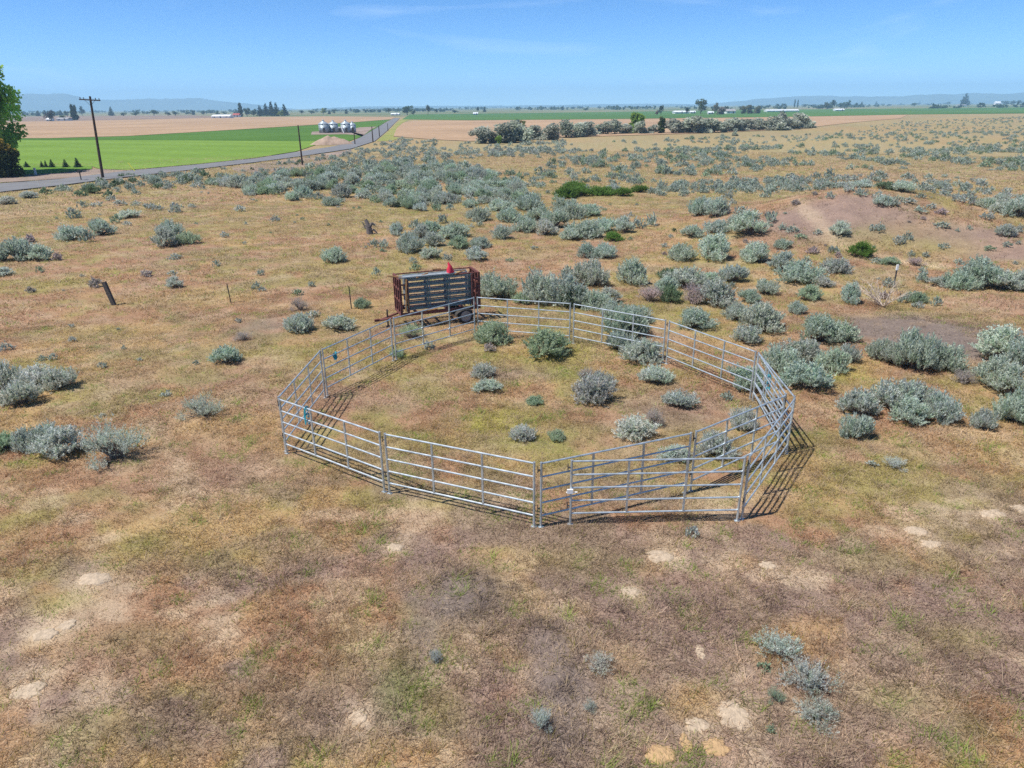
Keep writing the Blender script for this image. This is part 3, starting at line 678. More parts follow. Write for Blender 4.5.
# ------------------------------------------------------------------ far buildings
def house(px, py, wp, hp, label, wall='white', roof='roof_grey', cat='house', name='farm_house', dep=8, rz=0.0):
    p = flat(px, py); d = depth_of(p); W_ = wp * d / FPX; Hh = max(2.6, hp * d / FPX); D_ = min(dep, W_)
    root = empty(name, p + np.array([0, D_ / 2, 0.1]), rz); tag(root, label, cat)
    eh = Hh * .58
    wl_ = MB().box((0, 0, eh / 2), (W_, D_, eh)); wl_.add([(-W_ / 2, -D_ / 2, eh), (-W_ / 2, D_ / 2, eh), (-W_ / 2, 0, Hh * .96), (W_ / 2, -D_ / 2, eh), (W_ / 2, D_ / 2, eh), (W_ / 2, 0, Hh * .96)], [(0, 2, 1), (3, 4, 5)])
    wl_.build('wall', MAT[wall], root)
    mb = MB(); e = .35
    mb.add([(-W_ / 2 - e, -D_ / 2 - e, eh - .1), (W_ / 2 + e, -D_ / 2 - e, eh - .1), (W_ / 2 + e, 0, Hh), (-W_ / 2 - e, 0, Hh), (-W_ / 2 - e, D_ / 2 + e, eh - .1), (W_ / 2 + e, D_ / 2 + e, eh - .1),
            (-W_ / 2 - e, -D_ / 2 - e, eh - .3), (W_ / 2 + e, -D_ / 2 - e, eh - .3), (W_ / 2 + e, D_ / 2 + e, eh - .3), (-W_ / 2 - e, D_ / 2 + e, eh - .3)],
           [(0, 1, 2, 3), (3, 2, 5, 4), (6, 7, 1, 0), (8, 9, 4, 5), (6, 0, 3, 4, 9), (7, 8, 5, 2, 1)]); mb.build('roof', MAT[roof], root)
    nw = max(2, int(W_ / 5))
    for k in range(nw):
        x = -W_ / 2 + W_ * (k + .5) / nw
        if k == nw // 2: MB().box((x, -D_ / 2 - .03, 1.05), (1.1, .1, 2.1)).build('door', MAT['dark_metal'], root)
        else: MB().box((x, -D_ / 2 - .03, eh * .55), (1.4, .1, min(1.2, eh * .5))).build('window', MAT['glass'], root)
    return root
house(220.5, 118.2, 18, 3.2, 'long low white farm building at the far edge of the tan field', 'white', 'roof_white', 'farm building', 'farm_building', 12)
house(236, 117.2, 6, 3.6, 'small red roofed farmhouse beside the dark conifer grove', 'white', 'roof_red')
house(62, 120.8, 11, 2.4, 'low white house between dark trees on the far left', 'white', 'roof_grey')
house(49, 121.2, 5, 2.0, 'small pale shed under the purple tree far left', 'white', 'roof_white', 'shed', 'shed', 6)
house(395, 115.4, 8, 1.8, 'low white house under the dome shaped tree at the end of the road', 'white', 'roof_white')
house(475.5, 115.0, 4.5, 2.4, 'tiny white house with two dark trees in the far green fields', 'white', 'roof_white')
house(682, 113.6, 14, 2.6, 'long pale roofed shed left of the big rounded tree', 'white', 'roof_white', 'shed', 'shed', 14)
house(693, 113.4, 5, 2.2, 'short pale shed just left of the big rounded tree trunk', 'white', 'roof_white', 'shed', 'shed', 8)
house(711, 114.2, 5, 2.4, 'small white house at the foot of the big rounded tree', 'white', 'roof_white')
house(731, 113.6, 9, 4.2, 'white gabled barn half hidden by pale olive trees', 'white', 'roof_grey', 'barn', 'barn', 16)
house(783, 111.8, 32, 1.3, 'very long low pale shed in the far green field', 'white', 'roof_white', 'shed', 'shed', 12)
house(840, 111.0, 9, 1.2, 'low pale shed in front of the dark tree clump far right', 'white', 'roof_white', 'shed', 'shed', 8)
house(998, 105.6, 5, 4.0, 'pale tall barn beside the dark hedge on the far right', 'white', 'roof_white', 'barn', 'barn', 10)
house(962, 106.3, 9, 1.6, 'low pale house beneath the lone dark conifer', 'white', 'roof_grey')

# ------------------------------------------------------------------ trees
def leaf_cloud(rng, blobs, n, size, pal, flat_=0.0, shade=(0.75, 1.25)):
    """leaf-sized diamonds through the volume of several blobs: (x,y,z,rx,ry,rz)"""
    blobs = np.array(blobs); wts = blobs[:, 3] * blobs[:, 4] + blobs[:, 3] * blobs[:, 5]; wts = wts / wts.sum()
    k = rng.choice(len(blobs), n, p=wts); B = blobs[k]
    d = rng.normal(size=(n, 3)); d /= np.linalg.norm(d, axis=1)[:, None]
    rr_ = (0.35 + 0.65 * rng.random(n) ** 0.45) * (0.85 + 0.3 * rng.random(n))
    c = B[:, :3] + d * rr_[:, None] * B[:, 3:6]
    ax = d * .6 + rng.normal(size=(n, 3)) * .6; ax /= np.linalg.norm(ax, axis=1)[:, None]
    up = d * .6 + np.array([-.2, -.1, .5]) + rng.normal(size=(n, 3)) * .55; sd = np.cross(ax, up); sd /= np.linalg.norm(sd, axis=1)[:, None]
    s = size * (0.6 + 0.8 * rng.random(n))[:, None]
    V = np.stack([c - ax * s * .5, c + sd * s * .33, c + ax * s * .5, c - sd * s * .33], 1)
    bs = rng.uniform(*shade, len(blobs))[k] * rng.uniform(.8, 1.2, n)
    col = np.array(pal)[rng.integers(0, len(pal), n)] * bs[:, None]
    return V.reshape(-1, 3), np.repeat(col, 4, 0)
TREE_MESH = {}
def tree_mesh(kind, var):
    key = (kind, var)
    if key in TREE_MESH: return TREE_MESH[key]
    rng = np.random.default_rng(hash_(kind) + var * 13)
    blobs = []; n, size = 700, .085
    if kind == 'round':
        for _ in range(16):
            a = rng.uniform(0, 6.28); r = rng.uniform(0, .34); z = rng.uniform(.32, .82); q = rng.uniform(.12, .2) * (1 - abs(z - .55) * .5)
            blobs.append((r * math.cos(a), r * math.sin(a), z, q, q, q * .9))
        pal = [(1, 1, 1), (.8, .95, .75), (1.15, 1.1, .8)]
    elif kind == 'olive':
        n, size = 1700, .085
        for _ in range(20):
            a = rng.uniform(0, 6.28); r = rng.uniform(0, .36); z = rng.uniform(.06, .75) * (1 - r * .5); q = rng.uniform(.11, .2)
            blobs.append((r * math.cos(a), r * math.sin(a), z, q, q, q))
        pal = [(1, 1, 1), (.85, .9, .8), (1.2, 1.15, 1.1)]
    elif kind == 'conifer':
        for k in range(14):
            z = .1 + .85 * k / 13; q = .26 * (1.02 - z) + .03; a = rng.uniform(0, 6.28)
            for t in range(3): blobs.append((q * .7 * math.cos(a + t * 2.1), q * .7 * math.sin(a + t * 2.1), z, q * .7, q * .7, .07))
        pal = [(1, 1, 1), (.8, .9, .85)]
    elif kind == 'poplar':
        for k in range(10):
            z = .08 + .86 * k / 9; q = .10 * (1 - (z - .4) ** 2 * 1.8) + .02; blobs.append((rng.uniform(-.03, .03), rng.uniform(-.03, .03), z, q, q, .09))
        pal = [(1, 1, 1), (.85, .95, .8)]
    else:      # big leafy broadleaf seen close
        n, size = 21000, .027
        for _ in range(120):
            a = rng.uniform(0, 6.28); z = rng.uniform(.16, .95); rm = .40 * math.sin(math.pi * min(1, max(.06, (z - .05) / .98)) ** .8) ** .7
            r = rm * math.sqrt(rng.random()) * .95; q = rng.uniform(.05, .095); blobs.append((r * math.cos(a), r * math.sin(a), z, q * 1.1, q * 1.1, q * .8))
        pal = [(1, 1, 1), (.8, 1.0, .7), (1.3, 1.25, .8), (1.0, .85, .7)]
    V, col = leaf_cloud(rng, blobs, n, size, pal, shade=(.7, 1.3))
    V[:, 2] = np.maximum(V[:, 2], .01)
    cm = raw_mesh('crown', V, 4, MAT['leaf'], col)
    mb = MB(); big = kind == 'broad'
    mb.path([(0, 0, -.01), (.005, 0, .15), (-.005, .005, .4), (0, 0, .75)], [.035, .026, .02, .006], 9)
    for b_ in (blobs[::2] if big else blobs[:6] if kind == 'olive' else blobs)[:26]:
        z0 = max(.06, b_[2] - .22); mb.path([(0, 0, z0), (b_[0] * .5, b_[1] * .5, (z0 + b_[2]) / 2 + .02), (b_[0], b_[1], b_[2])], [.012, .008, .003], 5)
    t_o = mb.build('trunk', MAT['bark']); tm = t_o.data; bpy.data.objects.remove(t_o)
    TREE_MESH[key] = (cm, tm); return TREE_MESH[key]
def hash_(s): return sum((i_ + 3) * ord(c_) for i_, c_ in enumerate(s)) % 9973
def tree(name, kind, var, px, py, wp, hp, colr, label, group, cat='tree', rz=0.0, back=True):
    p = flat(px, py) if py < 150 else at(px, py); d = depth_of(p); W_ = wp * d / FPX; Hh = hp * d / FPX
    cm, tm = tree_mesh(kind, var); nat = {'round': .95, 'olive': .95, 'conifer': .6, 'poplar': .28, 'broad': .9}[kind]
    pos = p + np.array([0, W_ * .4 if back else 0, 0])
    root = empty(name, pos, rz, (W_ / nat, W_ / nat, Hh / (.97 if kind != 'olive' else .9)))
    tag(root, label, cat, group)
    c_ = link('crown', cm, root); c_.color = (*colr, 1); link('trunk', tm, root)
    return root
G_DARK = (.045, .075, .04); G_MID = (.06, .11, .035); G_CON = (.03, .055, .038); OLV = (.42, .46, .385); G_YEL = (.22, .25, .04); G_OLIVE = (.10, .12, .06); PURP = (.06, .04, .05); G_BRIGHT = (.20, .31, .06)

# near trees by the road at the left edge
p0 = flat(-20, 174.5)
cm, tm = tree_mesh('broad', 1); root = empty('broadleaf_tree', p0, 1.0, (17.5, 17.5, 20.6)); tag(root, 'tall leafy green tree at the left edge beside the road', 'tree')
c_ = link('crown', cm, root); c_.color = (.34, .52, .13, 1); link('trunk', tm, root)
p1 = flat(-2, 178.5)
mbx = np.random.default_rng(5); bl = []
for _ in range(40):
    a = mbx.uniform(0, 6.28); r = 2.0 * math.sqrt(mbx.random()); z = mbx.uniform(.5, 4.7) ; r *= math.sqrt(max(.1, 1 - ((z - 2.0) / 3.2) ** 2)); q = mbx.uniform(.5, .95); bl.append((r * math.cos(a), r * math.sin(a), z, q, q, q))
V, col = leaf_cloud(mbx, bl, 9000, .34, [(.07, .10, .035), (.09, .115, .04)], shade=(.8, 1.25))
topm = V.reshape(-1, 4, 3).mean(1)[:, 2] > 3.6 + mbx.normal(size=9000) * .35; col = col.reshape(-1, 4, 3); col[topm] = np.array((.34, .25, .05)); col = col.reshape(-1, 3)
V[:, 2] = np.maximum(V[:, 2], .02)
root = empty('evergreen_shrub', p1 + np.array([0, 1.5, 0])); tag(root, 'big dark rounded shrub with golden tips under the tall left tree', 'shrub')
c_ = link('foliage', raw_mesh('foliage', V, 4, MAT['leaf'], col), root); c_.color = (1, 1, 1, 1)
MB().path([(0, 0, -.1), (.1, 0, 1.0), (0, .1, 3.2)], [.18, .12, .03], 7).build('trunk', MAT['bark'], root)
for k, (px, wp, hp, lab) in enumerate([(27, 6, 6, 'faintest young conifer, leftmost of the row on the lawn'), (42.5, 4.5, 6.5, 'young conifer on the lawn, left one of the close pair'), (46.5, 4, 7, 'young conifer on the lawn, right one of the close pair'),
                                       (52.5, 6, 8, 'young conifer in the middle of the row on the lawn'), (66, 6.5, 8, 'young conifer second from the right end of the lawn row'), (78, 7, 9.5, 'tallest young conifer, right end of the row on the lawn')]):
    tree('young_conifer', 'conifer', k % 3, px, 167.9, wp, hp, (.045, .085, .05), lab, 'young conifers on the lawn', back=False, rz=k)

# olive row
orow = [(482, 144, 15, 17), (493, 143.5, 9, 12), (503, 143.5, 17, 20), (515, 143, 19, 21), (525, 142.3, 9, 11), (537, 140.2, 13, 15), (550, 140.6, 14, 17), (567, 138, 16, 17), (580, 137.2, 11, 14), (591, 136.5, 15, 15),
        (602, 134.8, 14, 13), (616, 134.2, 11, 14), (627, 134, 9, 10), (643, 134, 10, 13), (652, 133.8, 9, 9), (675, 133.6, 14, 14), (685, 133.4, 10, 11), (698, 133.5, 17, 18), (707, 133.3, 14, 15), (717, 132.8, 13, 12), (726, 132.2, 10, 10),
        (735, 131.6, 14, 14), (744, 131.2, 11, 12), (751, 131, 11, 11), (760, 130.4, 11, 12), (768, 129.8, 10, 9), (781, 130.6, 16, 14), (783, 130, 10, 17), (792, 129.6, 12, 11), (800, 128.8, 14, 16), (809, 128, 11, 11)]
ordn = ['first', 'second', 'third', 'fourth', 'fifth', 'sixth', 'seventh', 'eighth', 'ninth', 'tenth', '11th', '12th', '13th', '14th', '15th', '16th', '17th', '18th', '19th', '20th', '21st', '22nd', '23rd', '24th', '25th', '26th', '27th', '28th', '29th', '30th', '31st', '32nd']
rnd = random.Random(4)
for k, (px, py, wp, hp) in enumerate(orow):
    v = rnd.uniform(.85, 1.12); cl = (OLV[0] * v, OLV[1] * v * rnd.uniform(.96, 1.02), OLV[2] * v)
    tree('olive_tree', 'olive', k % 4, px, py, wp * 2.05, hp * 1.04, cl, 'silver grey olive tree, %s from the left in the row before the tan field' % ordn[k], 'silver olive trees in a row', rz=k * 1.7)
tree('broadleaf_tree', 'olive', 1, 635.5, 133.4, 27, 22, G_BRIGHT, 'bright green round tree rising among the silver olive row', 'green trees in the olive row')
tree('broadleaf_tree', 'olive', 2, 518, 141.4, 24, 22, (.10, .14, .04), 'green tree top behind the left clump of silver olives', 'green trees in the olive row')
tree('broadleaf_tree', 'poplar', 2, 662, 133.4, 9, 15, (.12, .16, .06), 'narrow green tree right of the bright green tree in the olive row', 'green trees in the olive row')
tree('broadleaf_tree', 'olive', 0, 499, 144.6, 9, 9, G_BRIGHT, 'small bright green bush before the left clump of silver olives', 'green trees in the olive row')
tree('olive_tree', 'olive', 2, 736, 136, 8, 8, OLV, 'lone small silver olive standing out in front of the row', None)

far_trees = [  # px, base, w, h, kind, colour, label
    (48.5, 121.4, 12.5, 11, 'round', PURP, 'dark purple round tree on the far left beyond the fields'), (73, 120.4, 9, 14.5, 'poplar', G_DARK, 'dark poplar, left of the pair on the far left'), (75.8, 120.2, 9, 13.5, 'poplar', G_DARK, 'dark poplar, right of the pair on the far left'),
    (80.5, 115.8, 8.5, 9.5, 'round', (.03, .06, .06), 'dark blue green tree just left of the tall crossarm pole'), (61, 120.6, 9, 5, 'round', G_MID, 'low green tree between purple tree and poplars'), (66, 117, 7, 6, 'round', G_DARK, 'small dark tree left of the poplar pair'), (37, 116.2, 5, 5, 'conifer', G_DARK, 'small dark conifer left of the purple tree'),
    (110.5, 116, 6, 8.5, 'conifer', (.06, .10, .08), 'thin pale conifer alone right of the crossarm pole'), (122, 116.4, 8, 4, 'round', G_MID, 'low tree right of the thin pale conifer'), (134, 116, 9, 4, 'round', G_MID, 'low rounded tree in the far left treeline, left of the wide one'), (152, 116, 11, 6, 'round', G_MID, 'wide rounded green tree beyond the middle of the left tan field'),
    (167, 116, 7, 4, 'round', G_DARK, 'low dark tree right of the wide rounded green tree'), (174, 115.8, 8, 5, 'round', G_MID, 'larger low tree two right of the wide rounded green tree'), (193, 115, 3.4, 4.4, 'conifer', G_DARK, 'tiny dark conifer left of the long white building'), (203, 115.2, 5, 4, 'round', G_DARK, 'small dark tree just left of the long white building'), (217, 115.3, 6, 4.5, 'round', G_MID, 'small tree behind the long white building'),
    (240.5, 116.8, 9, 12.5, 'poplar', G_DARK, 'slim dark tree at the left end of the grove'), (246, 116.8, 9, 9, 'round', G_DARK, 'round dark tree second from the left end of the grove'), (253, 116.6, 8, 7.5, 'round', G_DARK, 'low dark round tree in the left half of the grove'), (259.5, 116.4, 8, 10, 'conifer', G_CON, 'dark conifer left of the tallest ones in the grove'),
    (265.5, 116.4, 8, 12, 'conifer', G_CON, 'dark conifer touching the left side of the grove peak'), (271, 116.4, 8, 13.5, 'conifer', G_CON, 'tallest dark conifer at the peak of the grove'), (276, 116.4, 8, 12.5, 'conifer', G_CON, 'dark conifer right of the grove peak'), (284, 116.2, 8, 11, 'conifer', G_CON, 'dark conifer at the right end of the grove'), (280.5, 116.6, 8, 6.5, 'round', G_YEL, 'bright yellow green tree in front of the grove'),
    (301, 114.4, 6.5, 4, 'round', G_DARK, 'low dark tree right of the grove'), (311, 114.3, 8, 4, 'round', G_MID, 'low green tree left of the yellow green one above the bins'), (322.5, 114.5, 7.5, 6.5, 'round', G_YEL, 'yellow green tree above the grain bins'), (329, 114.2, 3.5, 3.6, 'conifer', G_DARK, 'tiny dark tree right of the yellow green one'), (334, 114.2, 5, 5, 'round', G_DARK, 'dark tree above the right grain bins'), (346, 113.8, 3.6, 4, 'conifer', G_DARK, 'tiny dark tree well left of the road end'),
    (388.5, 113.6, 7, 5, 'round', G_DARK, 'small dark tree left of the dome shaped tree'), (406.5, 115.2, 14, 9.5, 'round', (.055, .095, .03), 'dome shaped green tree at the end of the straight road'), (413, 115.2, 6, 5, 'round', G_OLIVE, 'low olive bush at the right foot of the dome shaped tree'), (427.8, 114.8, 7, 9.5, 'round', (.09, .085, .05), 'brownish upright tree right of the dome shaped tree'), (436, 113.4, 4.6, 4.4, 'round', G_DARK, 'small dark tree right of the brownish upright tree'),
    (454.5, 113.2, 9, 3.4, 'round', G_DARK, 'wide low dark tree left of the tiny white house'), (478, 112.6, 4.6, 5.6, 'round', G_CON, 'dark tree left above the tiny white house'), (484.5, 112.2, 3.4, 5, 'conifer', G_CON, 'dark tree right above the tiny white house'), (530, 109.9, 6, 3.4, 'round', G_DARK, 'dark far tree above the left clump of olives'), (541, 109.6, 6, 3.4, 'round', G_DARK, 'dark far tree right of the one above the olives'),
    (563, 110.2, 2.6, 4.2, 'poplar', G_DARK, 'thin far tree above the middle of the olive row'), (586, 110.8, 7, 3.2, 'round', G_MID, 'low far tree left of the bright green tree'), (609, 108.7, 3, 3.2, 'conifer', G_DARK, 'tiny far conifer above left of the bright green tree'), (614, 109.6, 6.5, 3.4, 'round', G_DARK, 'dark far tree just above left of the bright green tree'), (632, 109.9, 9, 4, 'round', G_MID, 'wide far tree directly above the bright green tree'), (638, 109.5, 5, 3.4, 'round', G_DARK, 'dark far tree just above right of the bright green tree'),
    (661.3, 115.2, 6.5, 10, 'round', G_CON, 'dark blue green tree beside the red one beyond the tan field'), (657.3, 115.4, 4.6, 5, 'round', (.20, .05, .05), 'small red leaved tree beyond the tan field'), (687.3, 114.5, 6, 7, 'round', (.025, .05, .035), 'dark green tree between the long pale sheds'), (702, 114.4, 14, 15.5, 'round', (.11, .125, .05), 'big rounded tree beyond the tan field, tallest on the right'), (716, 113.8, 9, 11, 'round', (.16, .14, .09), 'brownish tree just right of the big rounded tree'),
    (722, 114.6, 12, 8, 'olive', (.24, .21, .19), 'pale pinkish bush in front of the white barn'), (727, 113, 6, 7, 'round', G_OLIVE, 'olive green tree behind the white barn'), (744, 113.8, 8, 8, 'olive', (.20, .21, .14), 'pale olive tree just right of the white barn'), (751, 113.8, 11, 9.5, 'olive', (.20, .20, .14), 'largest pale olive tree right of the white barn'), (758, 113.6, 9, 8, 'olive', (.20, .21, .15), 'rightmost pale olive tree beside the white barn'),
    (769, 108.2, 6, 3.4, 'round', G_DARK, 'low dark tree left of the thin twin trees'), (778, 107.9, 6, 4, 'round', G_DARK, 'dark tree second left of the thin twin trees'), (785, 107.8, 7, 4.4, 'round', G_DARK, 'dark tree just left of the thin twin trees'), (794.5, 107.6, 3, 7.4, 'poplar', G_DARK, 'thin tree, left of the twins'), (797.6, 107.6, 3, 7, 'poplar', G_DARK, 'thin tree, right of the twins'), (806, 107.6, 6, 3.6, 'round', G_MID, 'low tree right of the thin twin trees'),
    (829, 109.2, 12, 7, 'round', (.08, .09, .05), 'broad dull olive tree at the left end of the far right clump'), (834, 108.6, 8, 8.4, 'round', G_DARK, 'tallest dark tree of the far right clump'), (842, 108.6, 8, 6, 'round', G_MID, 'mid green tree in the far right clump'), (848, 108.4, 8, 8, 'round', G_MID, 'taller green tree at the right of the far right clump'), (857, 107.4, 5, 4.6, 'round', G_DARK, 'small dark tree right of the far right clump'), (862, 107.2, 4, 5, 'conifer', G_DARK, 'small conifer beyond the far right clump'),
    (876.5, 105.6, 3, 4.2, 'conifer', G_CON, 'tiny dark conifer in the far right fields, left of the hazy bush'), (916, 106.6, 9, 3.6, 'round', G_MID, 'low hazy tree left of the lone dark conifer'), (920, 104.2, 2.2, 3.6, 'conifer', G_CON, 'tiny hazy conifer well left of the lone dark conifer'), (950, 104.8, 9, 3, 'round', G_DARK, 'low hazy tree just left of the lone dark conifer'), (966.5, 106.0, 9.5, 11.6, 'conifer', (.025, .045, .035), 'lone dark conifer standing tall on the far right'),
    (1007, 105.2, 9, 4.4, 'round', G_DARK, 'dark hedge tree next to the pale tall barn'), (1014, 105.1, 9, 4.6, 'round', G_DARK, 'middle dark hedge tree at the far right edge'), (1021, 105, 9, 4.6, 'round', G_DARK, 'dark hedge tree cut by the right edge')]
nm = {'round': 'broadleaf_tree', 'poplar': 'poplar_tree', 'conifer': 'conifer_tree', 'olive': 'olive_tree'}
for k, (px, py, wp, hp, kd, cl, lab) in enumerate(far_trees):
    tree(nm[kd], kd, k % 3, px, py, wp if kd != 'poplar' else wp * .55, hp, cl, lab, 'trees beyond the fields', rz=k * 1.3)
# treelines kilometres away that read as one mass
rng = np.random.default_rng(77); VV = []; CC = []
for _ in range(420):
    px = rng.uniform(-60, 1080); dd = 1400 * (4.5 ** rng.random()); th = math.atan2(ray(px, 130)[0], ray(px, 130)[1])
    row = vnoise(np.array([px / 40 + dd / 900]), np.array([dd / 500]), 4)[0]
    if row < .45: continue
    wd = rng.uniform(6, 30); hh = rng.uniform(3.5, 8.5); cx, cy_ = dd * math.sin(th), dd * math.cos(th)
    V, col = leaf_cloud(rng, [(cx + rng.uniform(-wd, wd), cy_ + rng.uniform(-5, 5), hh * .5, wd * .3, 4, hh * .5) for _q in range(4)], 40, 5.0, [(.05, .085, .045)], shade=(.7, 1.3))
    V[:, 2] = np.maximum(V[:, 2], 0.1); VV.append(V); CC.append(col)
o = link('far_treeline', raw_mesh('far_treeline', np.concatenate(VV), 4, MAT['leaf'], np.concatenate(CC))); o.color = (1, 1, 1, 1)
tag(o, 'hazy blue green treelines scattered across the far valley floor', 'treeline', kind='stuff')
#PART3
# ------------------------------------------------------------------ sagebrush
def bush_arrays(seed, hr, nl, ns, nleaf, LL, LW, spread=.36, upright=.35, hollow=0.0):
    rng = np.random.default_rng(seed)
    lob = []
    for k in range(nl):
        a = 6.283 * (k + rng.uniform(-.3, .3)) / nl * 1.62; r = spread * math.sqrt((k + .4) / nl) if not hollow else spread * rng.uniform(hollow, 1)
        q = rng.uniform(.13, .22); h = hr * rng.uniform(.5, .92) * (1 - .55 * (r / spread) ** 2 * (.7 if k % 2 else 1.35)) - q * .55
        lob.append((r * math.cos(a), r * math.sin(a), max(.07, h), q))
    lob = np.array(lob); LL *= .85 if nleaf < 10 else .64; LW *= 1 if nleaf < 10 else .78; nleaf = int(nleaf * (1.3 if nleaf < 10 else 1.75)); wts = lob[:, 3] ** 2; wts /= wts.sum()
    k = rng.choice(nl, ns, p=wts); B = lob[k]
    d = rng.normal(size=(ns, 3)); d[:, 2] = np.abs(d[:, 2]) * 1.0 - .35 * rng.random(ns); d /= np.linalg.norm(d, axis=1)[:, None]
    tip = B[:, :3] + d * (B[:, 3] * (.8 + .45 * rng.random(ns)))[:, None]
    tip[:, 2] += upright * .16 * rng.random(ns)
    base = B[:, :3] + d * (B[:, 3] * .25)[:, None]; base[:, 2] -= .06 + .05 * rng.random(ns)
    tip[:, 2] = np.maximum(tip[:, 2], .03); base[:, 2] = np.maximum(base[:, 2], .005)
    ax = tip - base; L = np.linalg.norm(ax, axis=1); ax /= L[:, None]
    T = rng.random((ns, nleaf)) * .8 + .25
    c = base[:, None] + ax[:, None] * (L[:, None] * T)[..., None] + rng.normal(size=(ns, nleaf, 3)) * .012
    ld = ax[:, None] * .9 + rng.normal(size=(ns, nleaf, 3)) * .55; ld[..., 2] += .45; ld /= np.linalg.norm(ld, axis=2)[..., None]
    od = d[:, None] * .6 + np.array([-.15, -.1, .45]) + rng.normal(size=(ns, nleaf, 3)) * .5; sd = np.cross(ld, od); sd /= np.linalg.norm(sd, axis=2)[..., None]
    s = (LL * (.6 + .8 * rng.random((ns, nleaf))))[..., None]; wv = (LW * (.7 + .6 * rng.random((ns, nleaf))))[..., None]
    V = np.stack([c - ld * s * .4, c + sd * wv * .5 + ld * s * .1, c + ld * s * .6, c - sd * wv * .5 + ld * s * .1], 2)
    V[..., 2] = np.maximum(V[..., 2], .004)
    tone = np.array([(1, 1, 1), (.84, .92, .80), (1.18, 1.16, 1.18), (.98, .9, .84)])[rng.choice(4, ns, p=[.4, .25, .25, .10])]
    tone = tone * rng.uniform(.78, 1.22, ns)[:, None]
    col = np.repeat(tone[:, None], nleaf, 1) * rng.uniform(.85, 1.15, (ns, nleaf))[..., None]
    col = np.repeat(col[:, :, None], 4, 2)
    return V.reshape(-1, 3), col.reshape(-1, 3), lob
def stem_mesh(seed, lob, per=2, r=.016):
    rng = random.Random(seed); mb = MB()
    for q in lob:
        for _ in range(per):
            e = (q[0] + rng.uniform(-.1, .1), q[1] + rng.uniform(-.1, .1), q[2] + rng.uniform(0, .12))
            m_ = (q[0] * .45 + rng.uniform(-.05, .05), q[1] * .45 + rng.uniform(-.05, .05), e[2] * .45)
            mb.path([(rng.uniform(-.03, .03), rng.uniform(-.03, .03), -.03), m_, e], [r, r * .75, r * .25], 5)
    o = mb.build('stem', MAT['stem']); d = o.data; bpy.data.objects.remove(o); return d
PROTO = []
for k, (hr, nl, ns, nleaf, LL, LW, sp, up, hol) in enumerate([(.62, 15, 430, 13, .075, .024, .36, .35, 0), (.70, 12, 380, 13, .075, .024, .33, .6, 0), (.55, 18, 460, 12, .07, .023, .38, .3, 0),
                                                              (.66, 14, 420, 13, .07, .024, .35, .8, 0), (.60, 16, 420, 13, .08, .022, .37, .5, 0), (.50, 13, 330, 13, .08, .023, .38, .4, .3),
                                                              (.72, 10, 330, 14, .075, .025, .31, .5, 0), (.58, 17, 460, 12, .07, .025, .37, .6, .15)]):
    V, col, lob = bush_arrays(100 + k, hr, nl, ns, nleaf, LL, LW, sp, up, hol)
    PROTO.append((raw_mesh('foliage', V, 4, MAT['leaf'], col), stem_mesh(k, lob), hr + .1))
SPARSE = []      # open, twiggy bushes
for k in range(3):
    V, col, lob = bush_arrays(200 + k, .55, 13, 240, 12, .055, .013, .38, .8, .25)
    SPARSE.append((raw_mesh('foliage', V, 4, MAT['leaf'], col), stem_mesh(50 + k, lob, 5, .012), .68))
SIMPLE = []
for k in range(5):
    V, col, lob = bush_arrays(300 + k, .6, 11, 130, 7, .13, .05, .34, .5, 0)
    SIMPLE.append((raw_mesh('sagebrush', V, 4, MAT['leaf'], col), None, .7))

